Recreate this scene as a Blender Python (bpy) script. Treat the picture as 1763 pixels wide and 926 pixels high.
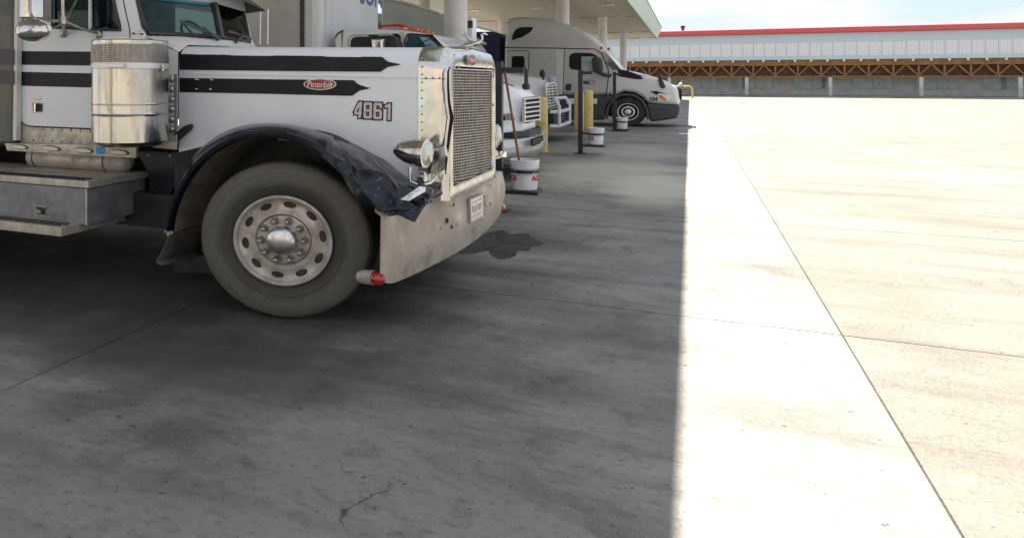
import bpy, math, random
from mathutils import Vector, Matrix, noise
S = bpy.context.scene
for o in list(bpy.data.objects): bpy.data.objects.remove(o)
R = math.radians
# ---------------------------------------------------------------- camera
TH = R(24.6); FPX = 1283.0; U0 = 600.0; V0 = 139.0; H = 1.64
cd = bpy.data.cameras.new('camera'); cam = bpy.data.objects.new('camera', cd); S.collection.objects.link(cam)
cam.location = (0, 0, H); cam.rotation_euler = (R(90), 0, TH)
cd.sensor_width = 36; cd.lens = FPX / 1763 * 36
cd.shift_x = (881.5 - U0) / 1763; cd.shift_y = -(463 - V0) / 1763
cd.clip_start = 0.05; cd.clip_end = 6000
S.camera = cam
# ---------------------------------------------------------------- sky, sun, exposure
SUN = Vector((-2.24, 3.2, 6.4)).normalized()
elev = math.asin(SUN.z); azim = math.atan2(SUN.x, SUN.y)
w = bpy.data.worlds.new("World"); S.world = w; w.use_nodes = True
nt = w.node_tree; nt.nodes.clear()
N = nt.nodes.new; L = nt.links.new
out = N('ShaderNodeOutputWorld'); bg = N('ShaderNodeBackground'); sky = N('ShaderNodeTexSky')
sky.sky_type = 'NISHITA'; sky.sun_disc = False; sky.sun_elevation = elev; sky.sun_rotation = azim
sky.air_density = 1.0; sky.dust_density = 0.0; sky.altitude = 300
tc = N('ShaderNodeTexCoord'); mp = N('ShaderNodeMapping'); mp.inputs['Scale'].default_value = (1, 1, 4.5)
nz = N('ShaderNodeTexNoise'); nz.inputs['Scale'].default_value = 3.2; nz.inputs['Detail'].default_value = 9; nz.inputs['Roughness'].default_value = .58
cr = N('ShaderNodeValToRGB'); cr.color_ramp.elements[0].position = .42; cr.color_ramp.elements[1].position = .60
mx = N('ShaderNodeMix'); mx.data_type = 'RGBA'; mx.inputs[7].default_value = (2.5, 2.42, 2.35, 1)
L(tc.outputs['Generated'], mp.inputs['Vector']); L(mp.outputs[0], nz.inputs['Vector']); L(nz.outputs['Fac'], cr.inputs[0])
hs = N('ShaderNodeHueSaturation'); hs.inputs['Saturation'].default_value = .72; L(sky.outputs[0], hs.inputs['Color'])
m0 = N('ShaderNodeMix'); m0.data_type = 'RGBA'; m0.inputs[0].default_value = .90; m0.inputs[7].default_value = (1.35, 1.62, 2.15, 1); L(hs.outputs[0], m0.inputs[6])
L(cr.outputs[0], mx.inputs[0]); L(m0.outputs[2], mx.inputs[6]); L(mx.outputs[2], bg.inputs[0]); L(bg.outputs[0], out.inputs[0])
bg.inputs[1].default_value = 0.066
sl = bpy.data.lights.new('sun', 'SUN'); sl.energy = 3.1; sl.angle = R(.55); sl.color = (1, .925, .79)
so = bpy.data.objects.new('sun', sl); S.collection.objects.link(so)
so.rotation_euler = SUN.to_track_quat('Z', 'Y').to_euler(); so.location = (-20, 40, 50)
S.view_settings.view_transform = 'Standard'; S.view_settings.look = 'None'; S.view_settings.gamma = 1
S.view_settings.exposure = 2.68
S.cycles.max_bounces = 10; S.cycles.diffuse_bounces = 5; S.cycles.glossy_bounces = 5; S.cycles.transparent_max_bounces = 12
S.cycles.use_denoising = True; S.cycles.caustics_reflective = False; S.cycles.caustics_refractive = False
S.cycles.sample_clamp_indirect = 6
# ---------------------------------------------------------------- measured points -> places on real planes
def ray(u, v):
    k = (u - U0) / FPX
    return Vector((math.cos(TH) * k - math.sin(TH), math.sin(TH) * k + math.cos(TH), -(v - V0) / FPX))
CAM = Vector((0, 0, H))
def PY(u, v, y): d = ray(u, v); return CAM + d * (y / d.y)
def PX(u, v, x): d = ray(u, v); return CAM + d * (x / d.x)
def PZ(u, v, z): d = ray(u, v); return CAM + d * ((z - H) / d.z)
def PL(u, v, a, b):     # vertical plane through plan points a, b
    d = ray(u, v); ex, ey = b[0] - a[0], b[1] - a[1]
    t = (a[0] * ey - a[1] * ex) / (d.x * ey - d.y * ex)
    return CAM + d * t
# ---------------------------------------------------------------- mesh builder
class MB:
    def __init__(s): s.v = []; s.f = []
    def add(s, vs, fs):
        n = len(s.v); s.v += [Vector(p) for p in vs]; s.f += [tuple(i + n for i in f) for f in fs]; return s
    def box(s, x0, x1, y0, y1, z0, z1):
        if x0 > x1: x0, x1 = x1, x0
        if y0 > y1: y0, y1 = y1, y0
        if z0 > z1: z0, z1 = z1, z0
        return s.add([(x0,y0,z0),(x1,y0,z0),(x1,y1,z0),(x0,y1,z0),(x0,y0,z1),(x1,y0,z1),(x1,y1,z1),(x0,y1,z1)],
                     [(0,3,2,1),(4,5,6,7),(0,1,5,4),(1,2,6,5),(2,3,7,6),(3,0,4,7)])
    def bar(s, a, b, w, h, up=(0, 0, 1)):
        a, b = Vector(a), Vector(b); d = (b - a).normalized(); up = Vector(up)
        if abs(d.dot(up)) > .95: up = Vector((0, 1, 0))
        x = d.cross(up).normalized() * w / 2; z = x.cross(d).normalized() * h / 2
        return s.add([a-x-z, a+x-z, a+x+z, a-x+z, b-x-z, b+x-z, b+x+z, b-x+z], [(0,1,2,3),(7,6,5,4),(0,4,5,1),(1,5,6,2),(2,6,7,3),(3,7,4,0)])
    def lathe(s, prof, base, axis, n=24, sc=(1, 1), cap=True):
        base = Vector(base); ax = Vector(axis).normalized()
        up = Vector((0, 0, 1)) if abs(ax.z) < .9 else Vector((1, 0, 0))
        x = ax.cross(up).normalized(); y = x.cross(ax).normalized()
        vs = []; fs = []
        for r, h in prof:
            for i in range(n):
                t = 2 * math.pi * i / n
                vs.append(base + ax * h + x * (r * math.cos(t) * sc[0]) + y * (r * math.sin(t) * sc[1]))
        for j in range(len(prof) - 1):
            for i in range(n):
                a = j*n+i; b = j*n+(i+1) % n
                fs.append((a, b, b+n, a+n))
        if cap and prof[0][0] > 1e-4: fs.append(tuple(reversed(range(n))))
        if cap and prof[-1][0] > 1e-4: fs.append(tuple(range((len(prof)-1)*n, len(prof)*n)))
        return s.add(vs, fs)
    def cyl(s, a, b, r0, r1=None, n=16):
        a, b = Vector(a), Vector(b); r1 = r0 if r1 is None else r1
        return s.lathe([(r0, 0), (r1, (b-a).length)], a, b - a, n)
    def tube(s, pts, r, n=8):
        pts = [Vector(p) for p in pts]; vs = []; fs = []; px = None
        for i, p in enumerate(pts):
            d = (pts[min(i+1, len(pts)-1)] - pts[max(i-1, 0)]).normalized()
            if px is None: px = d.orthogonal().normalized()
            px = (px - d * px.dot(d)).normalized(); py = d.cross(px)
            rr = r[i] if isinstance(r, (list, tuple)) else r
            for k in range(n):
                t = 2*math.pi*k/n; vs.append(p + px*rr*math.cos(t) + py*rr*math.sin(t))
        for i in range(len(pts)-1):
            for k in range(n):
                a = i*n+k; b = i*n+(k+1) % n; fs.append((a, b, b+n, a+n))
        fs += [tuple(reversed(range(n))), tuple(range((len(pts)-1)*n, len(pts)*n))]
        return s.add(vs, fs)
    def prism(s, pts, vec):
        n = len(pts); vec = Vector(vec); pts = [Vector(p) for p in pts]
        return s.add(pts + [p + vec for p in pts], [tuple(range(n)), tuple(reversed(range(n, 2*n)))] + [(i, i+n, (i+1) % n + n, (i+1) % n) for i in range(n)])
    def grid(s, rows, close=False):
        m = len(rows[0]); vs = [p for r in rows for p in r]; fs = []
        for j in range(len(rows)-1):
            for i in range(m if close else m-1):
                a = j*m+i; b = j*m+(i+1) % m; fs.append((a, b, b+m, a+m))
        return s.add(vs, fs)
    def holed(s, outer, inner, thick=None):   # two equal length loops, optional depth vector
        s.grid([outer, inner], True)
        if thick is not None:
            t = Vector(thick); s.grid([inner, [Vector(p)+t for p in inner], [Vector(p)+t for p in outer], outer], True)
        return s
def obj(name, mb, mat, parent=None, smooth=False, bevel=0, seg=2, angle=40, solid=0, sub=0):
    me = bpy.data.meshes.new(name)
    off = Vector((0, 0, 0)); p = parent
    while p is not None: off += p.location; p = p.parent
    vs = mb.v; c = Vector((0, 0, 0))
    if parent is not None and vs:
        lo = [min(v[i] for v in vs) for i in range(3)]; hi = [max(v[i] for v in vs) for i in range(3)]
        c = (Vector(lo) + Vector(hi)) / 2
    elif vs:
        lo = [min(v[i] for v in vs) for i in range(3)]; hi = [max(v[i] for v in vs) for i in range(3)]
        c = Vector(((lo[0]+hi[0])/2, (lo[1]+hi[1])/2, lo[2]))
    me.from_pydata([tuple(v - c) for v in vs], [], mb.f); me.validate(); me.update()
    import bmesh
    b = bmesh.new(); b.from_mesh(me); bmesh.ops.recalc_face_normals(b, faces=b.faces); b.to_mesh(me); b.free()
    me.materials.append(mat)
    o = bpy.data.objects.new(name, me); S.collection.objects.link(o)
    o.location = c - off
    if parent is not None: o.parent = parent
    if smooth:
        me.shade_smooth(); me.set_sharp_from_angle(angle=R(angle))
    if solid:
        m = o.modifiers.new('solid', 'SOLIDIFY'); m.thickness = solid; m.offset = 0
    if bevel:
        m = o.modifiers.new('bevel', 'BEVEL'); m.width = bevel; m.segments = seg; m.limit_method = 'ANGLE'; m.angle_limit = R(35); m.harden_normals = False
        me.shade_smooth(); 
        m2 = o.modifiers.new('wn', 'WEIGHTED_NORMAL'); m2.keep_sharp = True
    if sub:
        m = o.modifiers.new('sub', 'SUBSURF'); m.levels = m.render_levels = sub
    return o
def tag(o, label=None, cat=None, group=None, kind=None):
    if label: o['label'] = label
    if cat: o['category'] = cat
    if group: o['group'] = group
    if kind: o['kind'] = kind
    return o
def thing(name, label, cat, loc, group=None):
    o = bpy.data.objects.new(name, None); S.collection.objects.link(o); o.location = loc; o.empty_display_size = .2
    return tag(o, label, cat, group)
KIDS = {}
def dup(root, dloc, label=None):
    m = {}
    def cp(o, par):
        c = o.copy(); S.collection.objects.link(c); c.parent = par
        for ch in [x for x in S.collection.objects if x.parent == o]: cp(ch, c)
        return c
    r = cp(root, None); r.location = root.location + Vector(dloc)
    if label: r['label'] = label
    return r
# ---------------------------------------------------------------- materials
def mat(name, col, rough=.5, metal=0, col2=None, scale=8, lo=.4, hi=.6, rough2=None, bump=0, bscale=60, coat=0, dust=None, dlo=.5, dhi=.75, dscale=3, spec=.5, stretch=(1,1,1), detail=6, bdist=.01):
    m = bpy.data.materials.new(name); m.use_nodes = True; t = m.node_tree; n = t.nodes; l = t.links
    b = n['Principled BSDF']; b.inputs['Base Color'].default_value = (*col, 1); b.inputs['Roughness'].default_value = rough
    b.inputs['Metallic'].default_value = metal; b.inputs['Coat Weight'].default_value = coat; b.inputs['Coat Roughness'].default_value = .06
    b.inputs['Specular IOR Level'].default_value = spec
    tc = n.new('ShaderNodeTexCoord'); mp = n.new('ShaderNodeMapping'); mp.inputs['Scale'].default_value = stretch
    l.new(tc.outputs['Object'], mp.inputs[0])
    def nf(sc, a, c, det=detail, off=0):
        x = n.new('ShaderNodeTexNoise'); x.inputs['Scale'].default_value = sc; x.inputs['Detail'].default_value = det; x.inputs['Roughness'].default_value = .62
        x.inputs['Distortion'].default_value = .3
        l.new(mp.outputs[0], x.inputs['Vector'])
        r = n.new('ShaderNodeMapRange'); r.inputs[1].default_value = a; r.inputs[2].default_value = c; l.new(x.outputs['Fac'], r.inputs[0]); return r.outputs[0]
    def mixc(f, a, c):
        x = n.new('ShaderNodeMix'); x.data_type = 'RGBA'; l.new(f, x.inputs[0])
        if isinstance(a, tuple): x.inputs[6].default_value = (*a, 1)
        else: l.new(a, x.inputs[6])
        x.inputs[7].default_value = (*c, 1); return x.outputs[2]
    cur = tuple(col); rr = None
    if col2 is not None:
        f = nf(scale, lo, hi); cur = mixc(f, cur, tuple(col2))
        if rough2 is not None:
            q = n.new('ShaderNodeMapRange'); q.inputs[3].default_value = rough; q.inputs[4].default_value = rough2; l.new(f, q.inputs[0]); rr = q.outputs[0]
    if dust is not None:
        f = nf(dscale, dlo, dhi, 10); cur = mixc(f, cur, tuple(dust))
        if metal > 0:
            q = n.new('ShaderNodeMapRange'); q.inputs[3].default_value = metal; q.inputs[4].default_value = 0; l.new(f, q.inputs[0]); l.new(q.outputs[0], b.inputs['Metallic'])
        q = n.new('ShaderNodeMapRange'); q.inputs[4].default_value = .85; l.new(f, q.inputs[0])
        if rr is None: q.inputs[3].default_value = rough
        else: l.new(rr, q.inputs[3])
        rr = q.outputs[0]
    if not isinstance(cur, tuple): l.new(cur, b.inputs['Base Color'])
    if rr is not None: l.new(rr, b.inputs['Roughness'])
    if bump:
        x = n.new('ShaderNodeTexNoise'); x.inputs['Scale'].default_value = bscale; x.inputs['Detail'].default_value = 5; l.new(mp.outputs[0], x.inputs['Vector'])
        bb = n.new('ShaderNodeBump'); bb.inputs['Strength'].default_value = bump; bb.inputs['Distance'].default_value = bdist
        l.new(x.outputs['Fac'], bb.inputs['Height']); l.new(bb.outputs[0], b.inputs['Normal'])
    return m
def glass(name, tint, gloss=.25, trans=.75):
    m = bpy.data.materials.new(name); m.use_nodes = True; t = m.node_tree; n = t.nodes; l = t.links
    n.clear(); o = n.new('ShaderNodeOutputMaterial'); a = n.new('ShaderNodeBsdfTransparent'); g = n.new('ShaderNodeBsdfGlossy'); mxs = n.new('ShaderNodeMixShader')
    a.inputs[0].default_value = (*tint, 1); g.inputs['Roughness'].default_value = .03; g.inputs[0].default_value = (.9, .95, .95, 1)
    f = n.new('ShaderNodeLayerWeight'); f.inputs[0].default_value = gloss; l.new(f.outputs['Fresnel'], mxs.inputs[0]); l.new(a.outputs[0], mxs.inputs[1]); l.new(g.outputs[0], mxs.inputs[2]); l.new(mxs.outputs[0], o.inputs[0])
    return m
M = {}
M['white'] = mat('white_truck_paint', (.84, .87, .92), .3, 0, (.78, .81, .86), 3, .35, .75, coat=.2, bump=.04, bscale=6, bdist=.02)
M['white2'] = mat('plain_white_paint', (.84, .86, .88), .3, 0, (.78, .80, .83), 2, coat=.4)
M['cream'] = mat('aged_white_paint', (.72, .71, .66), .4, 0, (.52, .45, .36), 9, .6, .75, coat=.2)
M['stripe'] = mat('black_vinyl', (.010, .011, .015), .45, 0, (.016, .018, .024), 4, spec=.25)
M['black'] = mat('black_fender', (.006, .007, .011), .2, 0, (.010, .013, .022), 5, coat=.12, spec=.35, dust=(.06, .06, .06), dlo=.6, dhi=.85, dscale=7, bump=.12, bscale=14)
M['blackdirty'] = mat('scuffed_black', (.007, .009, .016), .28, 0, (.009, .013, .028), 9, coat=.1, spec=.35, dust=(.15, .15, .155), dlo=.58, dhi=.72, dscale=38, bump=.35, bscale=26)
M['darkplastic'] = mat('dark_plastic', (.025, .026, .03), .5, 0, (.04, .04, .045), 12)
M['liner'] = mat('dusty_liner', (.05, .045, .04), .85, 0, (.12, .10, .08), 4, .4, .7, bump=.4, bscale=20)
M['chassis'] = mat('black_chassis', (.012, .012, .014), .65, 0, (.03, .028, .026), 6, bump=.3)
M['tyre'] = mat('dusty_tyre', (.060, .058, .048), .8, 0, (.15, .142, .105), 2.6, .38, .66, dust=(.19, .175, .125), dlo=.5, dhi=.8, dscale=1.6, bump=.25, bscale=45)
M['tread'] = mat('tread_rubber', (.022, .022, .023), .85, 0, (.05, .047, .04), 9, bump=.4)
M['rim'] = mat('dusty_aluminium', (.55, .51, .455), .5, .45, (.30, .25, .21), 11, .5, .75, bump=.15, bscale=80, dust=(.32, .28, .235), dlo=.42, dhi=.68, dscale=7)
M['cap'] = mat('scuffed_chrome', (.72, .72, .74), .25, 1, (.45, .45, .47), 9, .45, .7, rough2=.5, bump=.2, bscale=7)
M['nut'] = mat('dull_chrome', (.55, .53, .50), .3, .9, (.35, .32, .29), 30)
M['chrome'] = mat('polished_steel', (.66, .655, .64), .12, 1, (.54, .53, .51), 5, .4, .75, rough2=.22, bump=.12, bscale=4.5, bdist=.03)
M['dent'] = mat('dented_steel', (.68, .665, .64), .20, 1, (.52, .505, .48), 9, .4, .7, rough2=.32, bump=.10, bscale=4, bdist=.03)
M['cleaner'] = mat('brushed_stainless', (.62, .60, .56), .18, 1, (.46, .44, .41), 6, .45, .7, rough2=.3, bump=.25, bscale=3, bdist=.02, stretch=(1, 1, .25), dust=(.42, .38, .33), dlo=.58, dhi=.9, dscale=14)
M['bumper'] = mat('dusty_bumper', (.58, .54, .48), .30, .8, (.44, .39, .34), 3, .35, .7, rough2=.55, bump=.22, bscale=4, dust=(.42, .36, .285), dlo=.36, dhi=.70, dscale=4)
M['steel'] = mat('dull_steel', (.64, .59, .51), .45, .5, (.45, .41, .35), 7, .4, .7, rough2=.6, dust=(.30, .27, .24), dlo=.5, dhi=.8, dscale=6, bump=.1)
M['toolbox'] = mat('worn_toolbox', (.30, .305, .32), .45, .5, (.18, .185, .20), 5, .4, .7, rough2=.6, dust=(.26, .24, .22), dlo=.52, dhi=.82, dscale=7)
M['tread_plate'] = mat('step_tread', (.34, .32, .29), .5, .6, (.16, .15, .14), 14, dust=(.26, .23, .20), dlo=.45, dhi=.8, dscale=9)
M['grille'] = mat('grille_steel', (.62, .59, .53), .45, .35, (.46, .42, .37), 12)
M['void'] = mat('dark_cavity', (.006, .006, .007), .9)
M['lens'] = mat('headlight_lens', (.55, .53, .46), .08, .2, (.75, .74, .70), 20, coat=1)
M['red'] = mat('red_lens', (.45, .015, .012), .12, 0, (.25, .01, .01), 30, coat=1)
M['amber'] = mat('amber_lens', (.75, .17, .02), .15, 0, (.6, .12, .02), 20, coat=1)
M['badge'] = mat('badge_red', (.30, .012, .025), .25, coat=.6)
M['badgew'] = mat('badge_silver', (.78, .77, .76), .3, .3)
M['mark'] = mat('decal_dark', (.008, .004, .006), .5)
M['silver'] = mat('decal_silver', (.70, .70, .74), .35, 0, (.42, .42, .46), 60, .3, .7, stretch=(.2, .2, 1.2))
M['glass'] = glass('cab_glass', (.60, .80, .82), .18)
M['glassdark'] = mat('dark_window', (.006, .008, .010), .28, 0, coat=0, spec=.3)
M['glassteal'] = mat('teal_windscreen', (.05, .12, .15), .05, 0, (.02, .05, .08), 1.5, .35, .65, coat=1, spec=.9)
M['interior'] = mat('cab_interior', (.012, .022, .035), .6, 0, (.02, .035, .05), 5)
M['seat'] = mat('blue_seat_cloth', (.03, .07, .11), .8)
M['visor'] = mat('visor_grey', (.10, .10, .105), .35, .3, (.07, .07, .072), 5)
M['post'] = mat('black_post_paint', (.018, .022, .032), .45, 0, (.03, .034, .045), 8)
M['yellow'] = mat('bollard_yellow', (.70, .56, .20), .5, 0, (.60, .47, .16), 4, dust=(.20, .16, .09), dlo=.58, dhi=.72, dscale=5, stretch=(1, 1, .6))
M['bucket'] = mat('white_bucket', (.80, .81, .82), .4, 0, (.70, .71, .72), 9)
M['acered'] = mat('bucket_print_red', (.55, .02, .02), .5)
M['print'] = mat('print_dark', (.03, .03, .035), .5)
M['wood'] = mat('broom_wood', (.30, .14, .07), .6, 0, (.16, .07, .035), 9, stretch=(1, 1, .15))
M['canopyw'] = mat('canopy_white', (.56, .525, .46), .55, 0, (.44, .405, .345), .6)
M['column'] = mat('column_white', (.76, .76, .76), .5, 0, (.68, .67, .65), 1.2)
M['fascia'] = mat('fascia_pale_green', (.66, .78, .75), .5, 0, (.56, .72, .68), 1.5)
M['greenedge'] = mat('fascia_green', (.08, .36, .20), .35)
M['lampw'] = mat('lamp_cover', (.8, .78, .7), .3)
M['silverpaint'] = mat('warm_grey_cab_paint', (.54, .53, .515), .28, .1, (.50, .49, .475), 1.2, coat=.5)
M['silverhood'] = mat('light_silver_hood', (.68, .68, .70), .25, .1, (.63, .63, .65), 1.2, coat=.6)
M['darkbumper'] = mat('dark_grey_bumper', (.045, .047, .056), .45, 0, (.06, .062, .07), 4)
M['greenwhite'] = mat('pale_green_grey_paint', (.50, .55, .51), .35, 0, (.45, .50, .46), .8, coat=.4)
M['trailer'] = mat('trailer_white', (.66, .68, .71), .4, 0, (.58, .60, .63), 1.1, coat=.2)
M['trailergrey'] = mat('trailer_side_grey', (.50, .49, .47), .5, 0, (.42, .41, .40), 1)
M['navy'] = mat('navy_tarp', (.012, .022, .10), .6, 0, (.008, .012, .05), 1.6, bump=.5, bscale=3)
M['navyprint'] = mat('navy_print', (.03, .10, .30), .4)
M['redstripe'] = mat('red_fascia', (.60, .09, .09), .4)
M['metalpanel'] = mat('white_ribbed_metal', (.74, .76, .78), .45)
M['bluepanel'] = mat('pale_blue_metal', (.50, .60, .66), .4)
M['truss'] = mat('brown_timber', (.20, .085, .028), .7, 0, (.32, .15, .05), 3, .35, .65)
M['storewall'] = mat('store_wall', (.62, .62, .58), .7, 0, (.5, .5, .47), 1)
M['storeglass'] = mat('store_glass', (.14, .24, .25), .12, 0, (.30, .42, .42), .7, coat=.6)
M['tan'] = mat('tan_wall', (.46, .37, .29), .8, 0, (.38, .31, .25), .6)
M['skin'] = mat('skin', (.30, .16, .10), .55)
M['shirt'] = mat('white_shirt', (.75, .75, .76), .8, bump=.3, bscale=20)
M['denim'] = mat('dark_trousers', (.025, .03, .045), .85)
M['hair'] = mat('dark_hair', (.012, .01, .01), .7)
M['sleeper'] = mat('dark_sleeper', (.035, .042, .04), .3, .1, (.075, .085, .078), 2.2, .4, .66, stretch=(2, 1, .6), coat=.4)
M['sleeperstripe'] = mat('sleeper_band', (.035, .04, .055), .25, .2)
M['bluesticker'] = mat('blue_sticker', (.03, .24, .62), .5, 0, (.3, .5, .75), 60, .55, .6)
M['ledwhite'] = mat('clear_marker_lens', (.72, .70, .66), .2, .2, (.42, .40, .38), 120, .45, .55, coat=.5)
M['oil'] = mat('oily_concrete', (.022, .022, .023), .42, 0, (.075, .072, .066), 4, .46, .70, rough2=.75, bump=.3, spec=.3)
def tyre_mat():
    m = bpy.data.materials.new('ringed_dusty_tyre'); m.use_nodes = True; t = m.node_tree; n = t.nodes; l = t.links; b = n['Principled BSDF']
    tc = n.new('ShaderNodeTexCoord'); mp = n.new('ShaderNodeMapping'); mp.inputs['Scale'].default_value = (.86, 0, 1); l.new(tc.outputs['Object'], mp.inputs[0])
    ln = n.new('ShaderNodeVectorMath'); ln.operation = 'LENGTH'; l.new(mp.outputs[0], ln.inputs[0])
    nz = n.new('ShaderNodeTexNoise'); nz.inputs['Scale'].default_value = 5; nz.inputs['Detail'].default_value = 8; l.new(tc.outputs['Object'], nz.inputs['Vector'])
    ad = n.new('ShaderNodeMath'); ad.operation = 'MULTIPLY_ADD'; l.new(nz.outputs['Fac'], ad.inputs[0]); ad.inputs[1].default_value = .07; l.new(ln.outputs['Value'], ad.inputs[2])
    cr = n.new('ShaderNodeValToRGB'); e = cr.color_ramp.elements; e[0].position = .345; e[0].color = (.060, .058, .052, 1); e[1].position = .60; e[1].color = (.09, .085, .07, 1)
    for p, c in ((.40, (.075, .072, .062, 1)), (.435, (.11, .105, .088, 1)), (.455, (.14, .133, .11, 1)), (.50, (.15, .143, .12, 1)), (.525, (.15, .14, .105, 1)), (.55, (.12, .112, .09, 1))):
        x = e.new(p); x.color = c
    l.new(ad.outputs[0], cr.inputs[0])
    n2 = n.new('ShaderNodeTexNoise'); n2.inputs['Scale'].default_value = 34; n2.inputs['Detail'].default_value = 6; l.new(tc.outputs['Object'], n2.inputs['Vector'])
    mx = n.new('ShaderNodeMix'); mx.data_type = 'RGBA'; mx.blend_type = 'MULTIPLY'; mx.inputs[0].default_value = .55; l.new(cr.outputs[0], mx.inputs[6]); l.new(n2.outputs['Color'], mx.inputs[7])
    l.new(mx.outputs[2], b.inputs['Base Color']); b.inputs['Roughness'].default_value = .8
    bb = n.new('ShaderNodeBump'); bb.inputs['Strength'].default_value = .3; bb.inputs['Distance'].default_value = .004; l.new(n2.outputs['Fac'], bb.inputs['Height']); l.new(bb.outputs[0], b.inputs['Normal'])
    return m
M['tyrering'] = tyre_mat()
# worn concrete
def concrete(name, stains_and_light=(), pale=False):
    m = bpy.data.materials.new(name); m.use_nodes = True; t = m.node_tree; n = t.nodes; l = t.links; b = n['Principled BSDF']
    g = n.new('ShaderNodeNewGeometry')
    def nf(sc, a, c, det=8, st=(1,1,1), dist=0):
        mp = n.new('ShaderNodeMapping'); mp.inputs['Scale'].default_value = st; l.new(g.outputs['Position'], mp.inputs[0])
        x = n.new('ShaderNodeTexNoise'); x.inputs['Scale'].default_value = sc; x.inputs['Detail'].default_value = det; x.inputs['Roughness'].default_value = .65; x.inputs['Distortion'].default_value = dist
        l.new(mp.outputs[0], x.inputs['Vector'])
        r = n.new('ShaderNodeMapRange'); r.inputs[1].default_value = a; r.inputs[2].default_value = c; l.new(x.outputs['Fac'], r.inputs[0]); return r.outputs[0]
    def mx(f, a, c, k=1):
        x = n.new('ShaderNodeMix'); x.data_type = 'RGBA'
        if k != 1:
            mm = n.new('ShaderNodeMath'); mm.operation = 'MULTIPLY'; mm.inputs[1].default_value = k; l.new(f, mm.inputs[0]); f = mm.outputs[0]
        l.new(f, x.inputs[0])
        if isinstance(a, tuple): x.inputs[6].default_value = (*a, 1)
        else: l.new(a, x.inputs[6])
        x.inputs[7].default_value = (*c, 1); return x.outputs[2]
    c = mx(nf(.55, .35, .68), *(((.19, .182, .165), (.30, .288, .262)) if not pale else ((.13, .122, .104), (.20, .188, .162))))
    c = mx(nf(.9, .50, .66, 8, (.35, 1.2, 1), .6), c, (.05, .049, .047) if not pale else (.10, .095, .08), .8)
    c = mx(nf(2.4, .56, .70, 10), c, (.04, .039, .038) if not pale else (.075, .07, .06), .6)
    c = mx(nf(.33, .58, .72, 6, (1, .6, 1)), c, (.33, .315, .27), .55)
    c = mx(nf(26, .50, .70, 8, (.5, 1, 1)), c, (.07, .068, .064), .55)
    c = mx(nf(60, .52, .70, 4), c, (.36, .35, .32), .35)
    c = mx(nf(16, .66, .70, 3), c, (.03, .03, .03), .8)
    c = mx(nf(1.0, .50, .72, 7, (.10, 1.9, 1), .2), c, (.075, .072, .066) if not pale else (.06, .056, .048), .7)
    vo = n.new('ShaderNodeTexVoronoi'); vo.feature = 'DISTANCE_TO_EDGE'; vo.inputs['Scale'].default_value = .32
    nw = n.new('ShaderNodeTexNoise'); nw.inputs['Scale'].default_value = 1.6; nw.inputs['Detail'].default_value = 8; l.new(g.outputs['Position'], nw.inputs['Vector'])
    va = n.new('ShaderNodeVectorMath'); va.operation = 'MULTIPLY_ADD'; l.new(nw.outputs['Color'], va.inputs[0]); va.inputs[1].default_value = (1.5, 1.5, 0); l.new(g.outputs['Position'], va.inputs[2]); l.new(va.outputs[0], vo.inputs['Vector'])
    vr = n.new('ShaderNodeMapRange'); vr.inputs[1].default_value = .0035; vr.inputs[2].default_value = .0008; l.new(vo.outputs['Distance'], vr.inputs[0])
    vm = n.new('ShaderNodeMath'); vm.operation = 'MULTIPLY'; l.new(vr.outputs[0], vm.inputs[0]); l.new(nf(.45, .50, .56, 2), vm.inputs[1])
    c = mx(vm.outputs[0], c, (.03, .029, .027), .8)
    for (sx_, sy_, rx_, ry_, col_, k_) in stains_and_light:
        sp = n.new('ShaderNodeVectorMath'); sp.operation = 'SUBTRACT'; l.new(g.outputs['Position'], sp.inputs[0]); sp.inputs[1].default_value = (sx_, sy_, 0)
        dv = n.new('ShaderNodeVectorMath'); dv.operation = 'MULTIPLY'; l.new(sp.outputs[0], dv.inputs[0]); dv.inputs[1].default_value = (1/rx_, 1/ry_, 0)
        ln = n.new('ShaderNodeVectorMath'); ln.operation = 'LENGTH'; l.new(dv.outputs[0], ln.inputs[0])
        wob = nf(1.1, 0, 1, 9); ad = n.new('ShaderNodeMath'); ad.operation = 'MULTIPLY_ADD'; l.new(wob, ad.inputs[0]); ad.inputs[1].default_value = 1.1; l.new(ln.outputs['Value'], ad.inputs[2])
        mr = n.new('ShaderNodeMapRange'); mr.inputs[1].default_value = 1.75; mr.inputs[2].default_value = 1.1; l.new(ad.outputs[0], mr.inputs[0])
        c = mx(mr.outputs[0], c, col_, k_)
    l.new(c, b.inputs['Base Color'])
    r = nf(1.3, .3, .7); q = n.new('ShaderNodeMapRange'); q.inputs[3].default_value = .5; q.inputs[4].default_value = .85; l.new(r, q.inputs[0]); l.new(q.outputs[0], b.inputs['Roughness'])
    x = n.new('ShaderNodeTexNoise'); x.inputs['Scale'].default_value = 38; x.inputs['Detail'].default_value = 8; l.new(g.outputs['Position'], x.inputs['Vector'])
    bb = n.new('ShaderNodeBump'); bb.inputs['Strength'].default_value = .5; bb.inputs['Distance'].default_value = .012; l.new(x.outputs['Fac'], bb.inputs['Height']); l.new(bb.outputs[0], b.inputs['Normal'])
    return m
DK = (.022, .021, .018)  # under the trucks: oil staining, with their shade darkened into the same patches
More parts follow.
